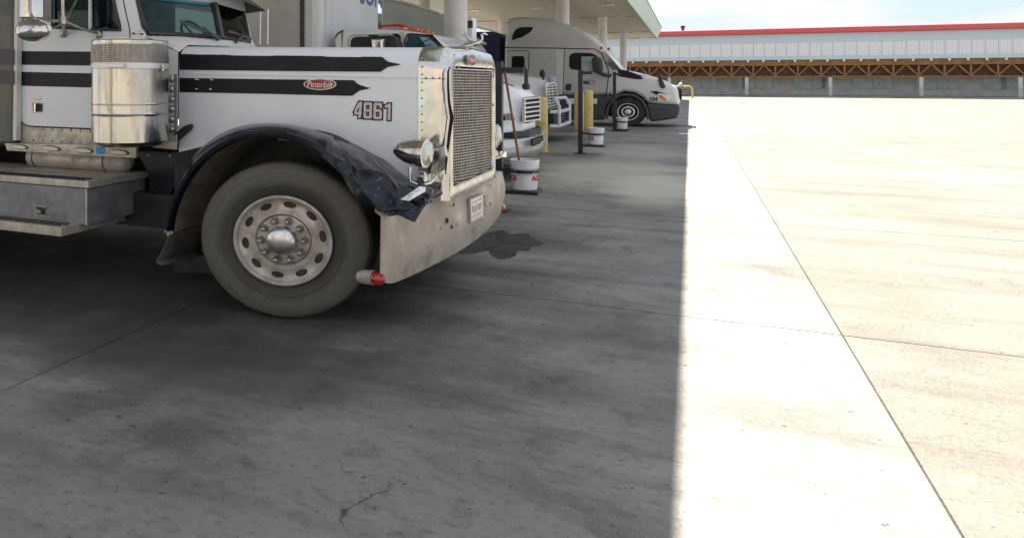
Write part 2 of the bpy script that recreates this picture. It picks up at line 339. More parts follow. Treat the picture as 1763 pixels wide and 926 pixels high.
M['concrete'] = concrete('worn_concrete', ((-5.0, 5.0, 4.2, 1.9, DK, .9), (-8.5, 6.5, 3.2, 1.8, DK, .8), (-3.3, 13.4, 1.8, 1.4, DK, .7), (-4.2, 21.5, 1.8, 1.5, DK, .7), (-2.6, 29.6, 2.2, 1.6, DK, .6), (-1.3, 13.9, 1.5, 2.3, (.50, .47, .38), .8), (-.5, 12.2, .7, 1.6, (.55, .51, .41), .8), (-1.2, 18.5, 1.1, 2.2, (.42, .40, .34), .6), (-1.7, 7.6, 1.0, .5, (.04, .04, .042), .7), (-2.6, 3.6, 1.5, .5, (.06, .058, .05), .6)))  # the pale ellipses are reflected sunlight painted into the concrete colour
M['pale'] = concrete('pale_concrete', (), True)
M['joint'] = mat('joint_sealant', (.05, .048, .045), .8)
FONTC = {}
def text_mb(txt, size, origin, ex, ey, en, depth=.002, offset=0, shear=0, space=1.0, bend=None):
    """flat lettering as a mesh: origin lower left, ex/ey the reading and up directions, en the outward normal"""
    cu = bpy.data.curves.new('t', 'FONT'); cu.body = txt; cu.size = size; cu.extrude = depth; cu.offset = offset; cu.shear = shear; cu.space_character = space; cu.resolution_u = 3
    o = bpy.data.objects.new('t', cu); S.collection.objects.link(o)
    dg = bpy.context.evaluated_depsgraph_get(); dg.update()
    me = bpy.data.meshes.new_from_object(o.evaluated_get(dg))
    mb = MB(); ex, ey, en, og = Vector(ex).normalized(), Vector(ey).normalized(), Vector(en).normalized(), Vector(origin)
    def P(c):
        if bend: return bend(c.x, c.y, c.z)
        return og + ex * c.x + ey * c.y + en * (c.z + depth)
    mb.add([P(v.co) for v in me.vertices], [tuple(p.vertices) for p in me.polygons])
    bpy.data.objects.remove(o); bpy.data.curves.remove(cu); bpy.data.meshes.remove(me)
    return mb
def sampled(loop, n):      # loop of points resampled to n points evenly by length
    loop = [Vector(p) for p in loop]; L_ = [0]
    for i in range(len(loop)): L_.append(L_[-1] + (loop[(i+1) % len(loop)] - loop[i]).length)
    res = []; j = 0
    for k in range(n):
        t = L_[-1] * k / n
        while L_[j+1] < t: j += 1
        a = loop[j]; b = loop[(j+1) % len(loop)]; res.append(a.lerp(b, (t - L_[j]) / max(L_[j+1]-L_[j], 1e-9)))
    return res
def smooth_pts(pts, n):    # Catmull-Rom through the points
    pts = [Vector(p) for p in pts]; res = []
    m = len(pts) - 1
    for k in range(n):
        t = k / (n-1) * m; i = min(int(t), m-1); f = t - i
        p0 = pts[max(i-1, 0)]; p1 = pts[i]; p2 = pts[i+1]; p3 = pts[min(i+2, m)]
        res.append(.5 * ((2*p1) + (p2-p0)*f + (2*p0-5*p1+4*p2-p3)*f*f + (3*p1-p0-3*p2+p3)*f**3))
    return res
# ================================================================ THE SETTING
g = MB().grid([[(x, y, -.02) for x in (-2500, -300, -30, 30, 300, 2500)] for y in (-2500, -300, -10, 110, 300, 2500)])
tag(obj('ground', g, M['pale']), kind='structure')
jb = MB().grid([[(-20, -6.6, -.012), (18.4, -6.6, -.012)], [(-20, 47, -.012), (18.4, 47, -.012)]])
fore = tag(obj('forecourt', jb, M['joint']), kind='structure')
xs = [-20.1 + 4.2*i for i in range(10)]; ys = [-6.6 + 4.1*i for i in range(14)]
sm = None
for i in range(9):
    for j in range(13):
        if sm is None:
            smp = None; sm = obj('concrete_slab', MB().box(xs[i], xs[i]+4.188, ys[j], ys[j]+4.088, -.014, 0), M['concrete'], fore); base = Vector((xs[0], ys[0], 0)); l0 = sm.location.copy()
        else:
            src = sm
            if xs[i] > -.5 or j < 1:
                if smp is None: smp = sm.data.copy(); smp.materials.clear(); smp.materials.append(M['pale'])
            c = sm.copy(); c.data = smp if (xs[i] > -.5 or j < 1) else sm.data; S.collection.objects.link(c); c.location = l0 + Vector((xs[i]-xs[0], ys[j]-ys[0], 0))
# oil stains (irregular thin films)
def blob(pts, z, name, label):
    c = sum((Vector(p) for p in pts), Vector()) / len(pts); random.seed(4)
    sp = smooth_pts(list(pts) + [pts[0]], 90)[:-1]
    rim = []
    for i, p in enumerate(sp):
        k = 1 + .14 * noise.noise(Vector((p.x*6, p.y*6, 0))) + .09*noise.noise(Vector((p.x*17, p.y*17, 3)))
        q = c + (p - c) * k; q.z = z; rim.append(q)
    mb = MB(); c.z = z; mb.add([c] + rim, [(0, i+1, (i+1) % len(rim) + 1) for i in range(len(rim))])
    return tag(obj(name, mb, M['oil']), label, kind='stuff')
G = lambda u, v: PZ(u, v, 0)
blob([G(786,432), G(812,420), G(826,405), G(862,397), G(884,403), G(908,402), G(922,413), G(936,420), G(915,425), G(910,432), G(893,431), G(887,441), G(866,446), G(846,440), G(838,431), G(812,437)], .004, 'oil_stain', 'dark wet oil stain on the concrete in front of the dented bumper')
# canopy ---------------------------------------------------------
CX0, CX1, CY0, CY1, CZ = -14.2, -2.75, -.2, 73.5, 5.6
can = thing('fuel_canopy', 'long flat white station canopy with pale green sloped fascia over the truck lanes', 'canopy', (-8, 36, 0))
obj('roof_deck', MB().box(CX0+.05, CX1-.05, CY0+.05, CY1-.05, CZ+.12, CZ+.62), M['canopyw'], can)
pitch = .62; n = int((CY1-CY0)/pitch)
first = None       # ceiling: one long tray per 0.62 m, running across the canopy, joints recessed
for i in range(n):
    if first is None:
        mb = MB().box(CX0, CX1, CY0, CY0+pitch-.03, CZ, CZ+.08)
        first = obj('ceiling_panel', mb, M['canopyw'], can); fl = first.location.copy()
    else:
        c = first.copy(); S.collection.objects.link(c); c.location = fl + Vector((0, pitch*i, 0))
def fasc(a, b, o1, name='fascia'):
    a, b, o1 = Vector(a), Vector(b), Vector(o1)
    mb = MB().prism([a, a+Vector((0,0,-.12)), a + o1*.06 + Vector((0,0,-.12)), a+o1*.42+Vector((0,0,.80)), a+Vector((0,0,.80))], b-a)
    return obj(name, mb, M['fascia'], can)
fasc((CX1+.003, CY0-.35, CZ), (CX1+.003, CY1+.35, CZ), (1, 0, 0)); fasc((CX0-.003, CY1+.35, CZ), (CX0-.003, CY0-.35, CZ), (-1, 0, 0))
fasc((CX1, CY1+.003, CZ), (CX0, CY1+.003, CZ), (0, 1, 0)); fasc((CX0, CY0-.003, CZ), (CX1, CY0-.003, CZ), (0, -1, 0))
obj('green_trim', MB().box(CX1+.02, CX1+.05, CY0-.3, CY1+.3, CZ-.17, CZ-.125), M['greenedge'], can)
obj('green_trim', MB().box(CX1+.40, CX1+.46, CY0-.3, CY1+.42, CZ+.803, CZ+.85), M['greenedge'], can)
ccol = None
for X in (-4.95, -11.2):
    for k in (0, 1, 2, 3, -1):
        Y = 16.8 + 16.1*k
        if ccol is None:
            mb = MB().lathe([(.27, 0), (.27, CZ-.08), (.34, CZ-.079), (.34, CZ-.002)], (X, Y, 0), (0,0,1), 28)
            ccol = obj('column', mb, M['column'], can, smooth=True); cl = ccol.location.copy()
        else:
            c = ccol.copy(); S.collection.objects.link(c); c.location = cl + Vector((X+4.95, Y-16.8, 0))
cf = None
for X in (-3.9, -7.6, -11.0):
    for k in range(9):
        Y = 8.8 + 8.05*k
        if cf is None:
            mb = MB().box(X-.28, X+.28, Y-.28, Y+.28, CZ-.05, CZ-.002)
            cf = obj('ceiling_light', mb, M['lampw'], can, bevel=.02); cl = cf.location.copy()
        else:
            c = cf.copy(); S.collection.objects.link(c); c.location = cl + Vector((X+3.9, Y-8.8, 0))
# crossbeams under the ceiling that run over each column
for k in range(4):
    obj('cross_beam', MB().box(CX0+.3, CX1-.3, 16.8+16.1*k-.10, 16.8+16.1*k+.10, CZ-.055, CZ-.004), M['canopyw'], can)
# store at the far end -------------------------------------------
SY = 90.0
st = thing('store_building', 'long low store with red roof edge, white ribbed wall and brown timber trusses', 'building', (14, SY, 0))
zf = lambda v: H - (v-V0) * 84.0 / FPX     # depth of the store front near u=1150
SX0, SX1 = -40, 46
obj('wall', MB().box(SX0, SX1, SY, SY+18, 0, 3.6), M['storewall'], st)
obj('upper_wall', MB().box(SX0-.2, SX1+.2, SY-2.2, SY+18, 3.72, 6.4), M['bluepanel'], st)
obj('lower_fascia', MB().box(SX0, SX1, SY-2.35, SY-2.203, 3.75, 4.1), M['bluepanel'], st)
rp = None
for i in range(int((SX1-SX0)/1.0)):
    mb = MB()
    x = SX0 + i
    if rp is None:
        mb.box(x+.02, x+.98, SY-2.26, SY-2.203, 4.103, 5.45)
        for k in range(4): mb.box(x+.12+.25*k, x+.18+.25*k, SY-2.31, SY-2.262, 4.103, 5.45)
        rp = obj('wall_panel', mb, M['metalpanel'], st); rl = rp.location.copy()
    else:
        c = rp.copy(); S.collection.objects.link(c); c.location = rl + Vector((i, 0, 0))
obj('red_band', MB().box(SX0-.3, SX1+.3, SY-2.6, SY+18.2, 6.42, 6.95), M['redstripe'], st, bevel=.08)
obj('roof_pipe', MB().cyl((-.7, SY+2, 6.95), (-.7, SY+2, 7.8), .14).cyl((-.7, SY+2, 7.5), (-.7, SY+2, 7.75), .24), M['darkplastic'], st, smooth=True)
t = MB()
x = SX0
obj('timber_beam', MB().box(SX0, SX1, SY-2.2, SY-1.9, 3.15, 3.68), M['truss'], st)
obj('timber_beam', MB().box(SX0, SX1, SY-2.15, SY-1.95, 1.95, 2.12), M['truss'], st)
obj('truss_backing', MB().box(SX0, SX1, SY-1.7, SY-1.6, 2.0, 3.6), mat('dark_soffit', (.13, .065, .03), .8, 0, (.07, .04, .02), 2), st)
tr = None
for i in range(int((SX1-SX0)/2.0)):
    x = SX0 + 2*i
    if tr is None:
        mb = MB().bar((x, SY-2.05, 2.1), (x+1, SY-2.05, 3.2), .12, .14).bar((x+1, SY-2.05, 3.2), (x+2, SY-2.05, 2.1), .12, .14).box(x-.08, x+.08, SY-2.13, SY-1.97, 2.1, 3.2)
        tr = obj('truss_brace', mb, M['truss'], st); tl = tr.location.copy()
    else: c = tr.copy(); S.collection.objects.link(c); c.location = tl + Vector((2*i, 0, 0))
bk = None
for i in range(int((SX1-SX0)/1.4)):
    if bk is None:
        bk = obj('soffit_lamp', MB().lathe([(.06,0),(.12,.1),(.12,.22)], (SX0+.7, SY-2.42, 3.5), (0,0,1), 8), M['lampw'], st); bl = bk.location.copy()
    else: c = bk.copy(); S.collection.objects.link(c); c.location = bl + Vector((1.4*i, 0, 0))
po = None
for i in range(12):
    x = SX0 + 1 + i*7.4
    if po is None: po = obj('porch_post', MB().box(x-.16, x+.16, SY-2.2, SY-1.9, 0, 1.95), M['storewall'], st); pl = po.location.copy()
    else: c = po.copy(); S.collection.objects.link(c); c.location = pl + Vector((7.4*i, 0, 0))
wn = None
for i in range(16):
    x = SX0 + 3 + i*5.2
    if wn is None:
        wn = obj('window', MB().box(x, x+3.4, SY-.06, SY-.003, .7, 2.6), M['storewall'], st); wl = wn.location.copy()
        wp = obj('pane', MB().box(x+.1, x+1.65, SY-.10, SY-.063, .8, 2.5).box(x+1.75, x+3.3, SY-.10, SY-.063, .8, 2.5), M['storeglass'], wn)
    else:
        c = wn.copy(); S.collection.objects.link(c); c.location = wl + Vector((5.2*i, 0, 0)); d = wp.copy(); S.collection.objects.link(d); d.parent = c
tag(obj('sidewalk', MB().box(SX0, SX1, SY-6, SY-.01, -.02, .13), M['concrete']), kind='structure')
hill = MB(); rows = [[], [], []]
for i in range(80):
    a = R(-70 + 140*i/79); hgt = 10 + 14*noise.noise(Vector((i*.11, 0, 0))) + 5*noise.noise(Vector((i*.5, 2, 0)))
    for k, (rr, hh) in enumerate(((900, -3), (1100, max(3, hgt)), (1600, -3))): rows[k].append((rr*math.sin(a), rr*math.cos(a), hh))
tag(obj('hills', hill.grid(rows), mat('far_hills', (.10, .12, .10), .9, 0, (.16, .15, .11), .01)), kind='structure')
# building behind the photographer (seen only mirrored in the chrome)
wh = thing('service_building', 'tan masonry service building across the sunlit lot behind the photographer', 'building', (-6, -26, 0))
obj('wall', MB().box(-40, 22, -34, -24, 0, 6.6), M['tan'], wh)
obj('roof', MB().box(-40.4, 22.4, -34.4, -23.6, 6.603, 6.95), M['canopyw'], wh)
for i in range(6): obj('shop_door', MB().box(-30+8*i, -26.5+8*i, -23.99, -23.9, .01, 3.2), M['storeglass'], wh)
# yellow rail, person, parked bicycles at the store ----------------
yr = MB()
A = PY(1192, 168, 76); A.z = 0
yr.tube([A, A+Vector((0,0,.8)), A+Vector((-.1,0,1.0)), A+Vector((-.3,0,1.1)), A+Vector((-2.4,0,1.1)), A+Vector((-2.6,0,1.0)), A+Vector((-2.7,0,.8)), A+Vector((-2.7,0,0))], .09)
tag(obj('guard_rail', yr, M['yellow'], smooth=True), 'pale yellow bent pipe guard rail near the store, beyond the silver truck nose', 'guard rail')
# ================================================================ person
def make_person(loc):
    root = thing('person', 'distant person in white t-shirt and dark trousers bending forward by the silver truck nose', 'person', loc)
    import bmesh
    def skin_obj(name, joints, edges, m, par, sub=2):
        me = bpy.data.meshes.new(name); me.from_pydata([j[0] for j in joints], edges, []); o = bpy.data.objects.new(name, me); S.collection.objects.link(o); o.parent = par
        sk = o.modifiers.new('skin', 'SKIN'); 
        if not me.skin_vertices: 
            pass
        for i, j in enumerate(joints): me.skin_vertices[0].data[i].radius = (j[1], j[1])
        me.skin_vertices[0].data[0].use_root = True
        s2 = o.modifiers.new('sub', 'SUBSURF'); s2.levels = s2.render_levels = sub
        me.materials.append(m); return o
    J = [((0,0,.92), .15), ((.05,0,1.1), .15), ((.16,0,1.32), .16), ((.22,0,1.45), .07), ((.28,0,1.56), .10), ((.31,0,1.66), .085),
         ((.17,-.2,1.36), .065), ((.28,-.26,1.12), .048), ((.42,-.2,.98), .036), ((.49,-.19,.95), .035),
         ((.17,.2,1.36), .065), ((.26,.27,1.12), .048), ((.42,.22,1.0), .036), ((.49,.2,.97), .035),
         ((0,-.1,.85), .095), ((.08,-.12,.48), .07), ((-.02,-.12,.10), .05), ((.12,-.13,.04), .04),
         ((0,.1,.85), .095), ((-.06,.12,.47), .07), ((-.2,.12,.10), .05), ((-.06,.13,.04), .04)]
    E_ = [(0,1),(1,2),(2,3),(3,4),(4,5),(2,6),(6,7),(7,8),(8,9),(2,10),(10,11),(11,12),(12,13),(0,14),(14,15),(15,16),(16,17),(0,18),(18,19),(19,20),(20,21)]
    for hnd in (9, 13):     # five fingers each
        p = Vector(J[hnd][0])
        for q in range(5):
            J.append(((p.x+.07, p.y-.04+.02*q, p.z-.03-.008*abs(q-2)), .009)); E_.append((hnd, len(J)-1))
    skin_obj('body', J, E_, M['skin'], root)
    sh = [((.0,0,1.0), .165), ((.06,0,1.12), .172), ((.16,0,1.33), .18), ((.19,0,1.40), .12), ((.17,-.21,1.35), .088), ((.24,-.25,1.2), .075), ((.17,.21,1.35), .088), ((.23,.26,1.2), .075)]
    skin_obj('shirt', sh, [(0,1),(1,2),(2,3),(2,4),(4,5),(2,6),(6,7)], M['shirt'], root)
    tr_ = [((0,0,.95), .16), ((0,-.1,.84), .11), ((.08,-.12,.48), .088), ((-.02,-.12,.1), .07), ((0,.1,.84), .11), ((-.06,.12,.47), .088), ((-.2,.12,.1), .07)]
    skin_obj('trousers', tr_, [(0,1),(1,2),(2,3),(0,4),(4,5),(5,6)], M['denim'], root)
    skin_obj('hair', [((.29,0,1.66), .095), ((.25,0,1.62), .09)], [(0,1)], M['hair'], root)
    return root
pp = PY(1169, 168, 74); make_person((pp.x, 74, 0))
# ================================================================ NEAR TRUCK
WH = thing('semi_truck', 'white long-nosed truck with two black hood stripes, dented chrome grille and crushed black fender', 'truck', (-3.2, 5.7, 0))
YC = 5.72                       # centre line of the truck
YH, YH2 = 5.0, 6.44             # hood sides
# ---- hood
X0 = PY(308, 90, YH).x; X1 = PY(723, 90, YH).x
def hood_sec(x, zt, yh=YH, r=.15, zb=.93):
    y0, y1 = yh, 2*YC - yh
    p = [(x, y0, zb), (x, y0, 1.2), (x, y0, zt-.37), (x, y0+.004, zt-r)]
    for i in range(1, 7):
        a = i/6*math.pi/2; p.append((x, y0 + r - r*math.cos(a), zt - r + r*math.sin(a)))
    q = [(x, 2*YC - b, c) for _, b, c in reversed(p)]
    return p + [(x, YC, zt+.02)] + q
nn = 9; rows = [hood_sec(X0 + (X1-X0)*i/nn, PY(308 + (723-308)*i/nn, 80.5 + 1.5*i/nn, YH+.12).z) for i in range(nn+1)]
hood = obj('hood', MB().grid(rows), M['white'], WH, smooth=True, angle=50)
HS = YH - .004
def strip(pts, m, name='stripe', y=YH-.004, th=.003, par=None):
    return obj(name, MB().prism([PY(u, v, y) for u, v in pts], (0, th, 0)), m, par or hood)
def tip(u0, vt, u1, vb, ut):    # stripe with the flared barbed point
    vm = (vt+vb)/2
    top = [(u1+2, vt), (u1+7, vt+5), (u1+13, vt+8.5), (ut-6, vm-1.4), (ut, vm-.3)]
    bot = [(ut-6, vm+1.6), (u1+12, vm+4.2), (u1+6, vb-5), (u1-1, vb)]
    return top, bot
tp, bt = tip(0, 98.5, 656, 124, 690)
rag = [(309, 93.5)] + [(u, 93.8 + (u-309)/350*4.6 + .7*noise.noise(Vector((u*.11, 0, 0))) + (1.0 if 400 < u < 470 or 560<u<620 else 0)) for u in range(330, 650, 9)]
strip(rag + tp + bt + [(480, 122.6), (309, 120.5)], M['stripe'])
tp, bt = tip(0, 138.5, 607, 165.5, 638)
strip([(309, 134.5), (460, 136.8)] + tp + bt + [(460, 162), (309, 159)], M['stripe'])
# long hood seam and its rivets
obj('hood_seam', MB().bar(PY(309, 127.5, HS), PY(722, 134.5, HS), .003, .004), M['cream'], hood)
rv = MB()
for i in range(30):
    p = PY(316+i*13.8, 131+i*13.8/415*6.5, YH-.001); rv.lathe([(.006, 0), (.0045, .003), (0.0, .004)], p, (0,-1,0), 7)
tag(obj('rivets', rv, M['white'], hood, smooth=True), kind='stuff')
for (u, v) in ((337,137),(340,137.5),(364,138),(338,153.5),(362,154)):
    strip([(u-2.5,v),(u-1,v-1.3),(u+1.5,v-1),(u+3,v+.6),(u,v+.8)], M['white'], 'paint_chip', y=YH-.0075, th=.001)
# rear lower cowl side and black panel
def side(pts, y, m, name, th=.02, par=WH, bev=0): return obj(name, MB().prism([PY(u, v, y) for u, v in pts], (0, th, 0)), m, par, bevel=bev)
# oval badge with script
def oval(cen, ex, ey, en, rx, ry, m, name, par, th=.004, n=36):
    ex, ey, en = Vector(ex), Vector(ey), Vector(en)
    return obj(name, MB().prism([Vector(cen) + ex*rx*math.cos(2*math.pi*i/n) + ey*ry*math.sin(2*math.pi*i/n) for i in range(n)], en*th), m, par)
bc = PY(551, 145.5, YH-.005)
rx = (PY(579, 145, YH).x - PY(523, 145, YH).x)/2; ry = (PY(551,136,YH).z - PY(551,155.5,YH).z)/2
bd = oval(bc, (1,0,0), (0,0,1), (0,-1,0), rx, ry, M['badgew'], 'badge', hood)
oval(bc+Vector((0,-.004,0)), (1,0,0), (0,0,1), (0,-1,0), rx-.007, ry-.006, M['badge'], 'badge_field', bd, .002)
obj('badge_script', text_mb('Peterbilt', .064, bc + Vector((-rx*.80, -.0065, -.020)), (1,0,-.03), (0,0,1), (0,-1,0), .0008, -.0003, .25, .98), M['badgew'], bd)
# fleet number 4861
p0 = PY(609, 203, YH-.002); DW, DH, SW = .062, .118, .0185
digs = {'4': [((.058,0),(.046,1)), ], }
def strokes(d):
    l_, r_, b_, t_, m_ = SW/2, DW-SW/2, SW/2, DH-SW/2, DH/2
    if d == '4': return [((r_-.008, 0), (r_-.008, DH)), ((.006, .040), (r_-.018, DH-.008)), ((.002, .034), (DW-.004, .034))]
    if d == '8': return [((l_, .006), (l_, DH-.006)), ((r_, .006), (r_, DH-.006)), ((.006, b_), (DW-.006, b_)), ((.006, m_), (DW-.006, m_)), ((.006, t_), (DW-.006, t_))]
    if d == '6': return [((l_, .006), (l_, DH-.006)), ((r_, .006), (r_, m_)), ((r_, DH-.036), (r_, DH-.006)), ((.006, b_), (DW-.006, b_)), ((.006, m_+.004), (DW-.006, m_+.004)), ((.006, t_), (DW-.006, t_))]
    return [((r_-.012, 0), (r_-.012, DH)), ((.010, DH-.022), (r_-.012, DH-.012))]
for k_, d in enumerate('4861'):
    for w_, m, dy, ext, nm in ((SW+.021, M['mark'], 0, .0105, 'digit_outline'), (SW+.004, M['badge'], .0010, .002, 'digit_outline'), (SW, M['silver'], .0020, 0, 'digit')):
        mb = MB()
        for q_, (a, b) in enumerate(strokes(d)):
            a, b = Vector((a[0], 0, a[1])), Vector((b[0], 0, b[1])); dd = (b-a).normalized(); a -= dd*ext; b += dd*ext
            sd = Vector((-dd.z, 0, dd.x))*w_/2; o_ = p0 + Vector((k_*(DW+.0165), 0, -k_*.0035)); yy = Vector((0, -dy - .0001*q_, 0))
            sh_ = lambda v: o_ + Vector((v.x*1.06 + .10*v.z*(1 if d == '4' else .3), 0, v.z)) + yy
            mb.prism([sh_(a-sd), sh_(b-sd), sh_(b+sd), sh_(a+sd)], (0, -.0004, 0))
        obj(nm, mb, m, hood)
# ---- grille shell
XG = -1.56
zt = rows[-1][9][2]
def shell_sec(x, zt, yh, r, zb):
    p = hood_sec(x, zt, yh, r, zb); return p
zb = .80
def shell_rows(y_sign):
    pass
secs = []
for i, (fx, gr, r) in enumerate(((-.012, .006, .16), (.02, .006, .16), (.12, .006, .17), (.15, .004, .17), (.19, -.018, .15), (.205, -.05, .13))):
    s_ = shell_sec(X1 + fx, zt + gr, YH - gr, r, zb)
    secs.append([Vector(q) for q in s_])
# damage: wavy dents on the near side of the shell
for si, s_ in enumerate(secs):
    for q in s_:
        if q.y < 5.3 and si > 0:
            pass
fine = []
m_ = len(secs[0])
for si in range(len(secs)-1):
    for k in range(4):
        f = k/4; row = []
        for a, b in zip(secs[si], secs[si+1]): row.append(a.lerp(b, f))
        fine.append(row)
fine.append(secs[-1])
def densify(row):
    o = []
    for a, b in zip(row, row[1:]):
        n_ = max(1, int((b-a).length/.03))
        for k in range(n_): o.append(a.lerp(b, k/n_))
    return o + [row[-1]]
base_row = densify(fine[0]); cnt = len(base_row)
fine2 = []
for row in fine:
    # same parameterisation for every row
    o = []
    for a, b, a0, b0 in zip(row, row[1:], fine[0], fine[0][1:]):
        n_ = max(1, int((b0-a0).length/.03))
        for k in range(n_): o.append(a.lerp(b, k/n_))
    o.append(row[-1]); fine2.append(o)
for row in fine2:
    for q in row:
        if q.y < 5.12 and q.z < 1.72:
            d = max(0, min(1, (1.72-q.z)/.7)) * max(0, min(1, (q.x-(X1+.02))/.06))
            q.y += d*(.020*noise.noise(Vector((q.x*6, 0, q.z*4))) + .006*noise.noise(Vector((q.x*14, 3, q.z*8))))
shell = obj('grille_shell', MB().grid(fine2), M['chrome'], WH, smooth=True, angle=60)
# front face of the shell: a surround with an opening
xf = X1 + .205
y0g, y1g = PX(774, 200, XG).y, PX(845, 200, XG).y
zgt = PX(774, 117, XG).z; zgb = PX(775, 318, XG).z
outer = [Vector(q) for q in secs[-1]]
outer = [Vector((xf, q.y, q.z)) for q in outer]
inner = sampled([Vector((xf, y0g-.012, zgb-.01)), Vector((xf, y0g-.012, zgt+.012)), Vector((xf, y1g+.012, zgt+.012)), Vector((xf, y1g+.012, zgb-.01))], 64)
oo = sampled(outer, 64)
# align loops by angle round the middle
cen = Vector((xf, YC, 1.3))
def byang(loop): return sorted(loop, key=lambda q: math.atan2(q.z-cen.z, q.y-cen.y))
def hit(loop, n=72):
    res = []
    for k in range(n):
        a = -math.pi + 2*math.pi*k/n; d = (math.cos(a), math.sin(a)); best = None
        for i in range(len(loop)):
            p, q = loop[i], loop[(i+1) % len(loop)]
            px_, pz_, qx, qz = p.y-cen.y, p.z-cen.z, q.y-cen.y, q.z-cen.z
            den = (qx-px_)*d[1] - (qz-pz_)*d[0]
            if abs(den) < 1e-9: continue
            t = (px_*(-d[1]) + pz_*d[0]) / den
            if -1e-6 <= t <= 1+1e-6:
                x, z = px_+(qx-px_)*t, pz_+(qz-pz_)*t
                r = x*d[0] + z*d[1]
                if r > 0 and (best is None or r > best): best = r
        res.append(Vector((xf, cen.y + d[0]*best, cen.z + d[1]*best)))
    return res
O_, I_ = hit(outer), hit(inner)
mid1 = [o.lerp(i, .25) + Vector((.003, 0, 0)) for o, i in zip(O_, I_)]
mid2 = [o.lerp(i, .85) + Vector((.004, 0, 0)) for o, i in zip(O_, I_)]
obj('grille_surround', MB().grid([O_, mid1, mid2, I_, [q - Vector((.06, 0, 0)) for q in I_]], True), M['dent'], shell, smooth=True, angle=60)
# mesh of the grille, near edge kinked by the crash
XM = XG + .012
kink = [(118, 774), (135, 774.5), (165, 775.5), (200, 780), (235, 776), (270, 773), (318, 774.5)]
def near_u(v):
    for (a, ua), (b, ub) in zip(kink, kink[1:]):
        if v <= b: f = (v-a)/(b-a); return ua+(ub-ua)*max(0, f)
    return kink[-1][1]
def gp(s, t, dx=0):       # s: 0 near .. 1 far edge, t: 0 top .. 1 bottom
    vn = 119 + 198*t; a = PX(near_u(vn)+1.5, vn, XM); b = PX(844.5, 122 + 179*t, XM)
    p = a.lerp(b, s); dent = .05*math.exp(-((t-.42)/.18)**2)*math.exp(-(s/.35)**2) + .02*math.exp(-((t-.9)/.15)**2)*math.exp(-(s/.2)**2)
    p.x += dx - dent + .004*noise.noise(Vector((s*6, t*8, 0))); return p
gm = MB(); NH, NV = 40, 30
for j in range(NH+1):
    t = j/NH; pts = [gp(s/10, t) for s in range(11)]
    gm.tube(pts, .0036, 4)
for i in range(NV+1):
    s = i/NV; pts = [gp(s, t/12, -.003) for t in range(13)]
    gm.tube(pts, .0030, 4)
tag(obj('grille_mesh', gm, M['grille'], shell), kind='stuff')
fr = MB()
fr.tube([gp(0, t/16, .01) for t in range(17)], .008, 6); fr.tube([gp(1, t/16, .01) for t in range(17)], .006, 6)
fr.tube([gp(s/8, 0, .01) for s in range(9)], .006, 6); fr.tube([gp(s/8, 1, .01) for s in range(9)], .006, 6)
obj('grille_frame', fr, M['chrome'], shell, smooth=True)
obj('radiator', MB().box(XG-.16, XG-.10, y0g-.05, y1g+.05, zgb-.05, zgt+.03), M['void'], shell)
for (s, t) in ((-.03, .02), (-.03, .24), (1.02, .05), (1.02, .33), (.12, -.02), (.85, -.02), (0, 1.0), (.95, .99)):
    p = gp(s, t, .012); obj('grille_bolt', MB().lathe([(.012, 0), (.012, .01), (0, .014)], p, (1,0,0), 8), M['nut'], shell)
obj('crash_gap', MB().tube([PX(u, v, xf+.02) for u, v in ((774,116),(771.5,124),(771.5,150),(773,176),(778,203),(774,230),(770,262),(767,300))], [.004,.007,.008,.009,.014,.012,.009,.004], 6), M['void'], shell, smooth=True)
# badge on the shell
bc = PX(812, 104, xf+.022)
b2 = oval(bc, (0,1,0), (0,0,1), (1,0,0), .125, .046, M['badgew'], 'front_badge', shell, .004)
oval(bc+Vector((.004,0,0)), (0,1,0), (0,0,1), (1,0,0), .116, .039, M['badge'], 'badge_field', b2, .003)
obj('badge_script', text_mb('Peterbilt', .052, bc + Vector((.0075, -.092, -.014)), (0,1,0), (0,0,1), (1,0,0), .0006, .0004, .25), M['badgew'], b2)
# bolts down the rear edge of the shell
rv = MB()
for i in range(15):
    v = 88 + i*13.6; p = PY(726.5, v, YH-.006 if v > 96 else YH+.01); rv.lathe([(.0075, 0), (.0075, .004), (0, .006)], p, (0,-1,0), 8)
for i in range(3): rv.lathe([(.0075, 0), (.0075, .004), (0, .006)], PY(733+i*12, 134.2, YH-.006), (0,-1,0), 8)
tag(obj('shell_bolts', rv, M['nut'], shell, smooth=True), kind='stuff')
obj('shell_seam', MB().bar(PY(724, 136, YH-.006), PY(768, 136.5, YH-.004), .003, .004), M['stripe'], shell)
# hood ornament: swept swan on a chrome foot
oc = Vector((X1+.17, YC, zt+.02)); 
orn = MB()
_oc = oc
orn.tube([oc+Vector((-.16,0,.0)), oc+Vector((-.08,0,.02)), oc+Vector((0,0,.03)), oc+Vector((.06,0,.05)), oc+Vector((.10,0,.075))], [.012,.028,.034,.024,.01], 10)
for sgn in (-1, 1):
    A_ = [oc+Vector((.02,0,.04)), oc+Vector((-.06,sgn*.035,.09)), oc+Vector((-.12,sgn*.075,.15)), oc+Vector((-.15,sgn*.10,.21))]
    B_ = [oc+Vector((.05,0,.05)), oc+Vector((.0,sgn*.04,.07)), oc+Vector((-.06,sgn*.09,.11)), oc+Vector((-.15,sgn*.102,.21))]
    orn.grid([A_, B_]); orn.grid([[a+Vector((0,.006,.004)) for a in A_], [b+Vector((0,.006,.004)) for b in B_]])
orn.tube([oc+Vector((.08,0,.06)), oc+Vector((.11,0,.10)), oc+Vector((.10,0,.14)), oc+Vector((.13,0,.155)), oc+Vector((.17,0,.14))], [.014,.012,.014,.016,.004], 8)
for v in orn.v: v[:] = (oc + (v-oc)*.68 + Vector((.02,0,0)))[:]
obj('hood_ornament', orn, M['chrome'], hood, smooth=True, solid=.003)
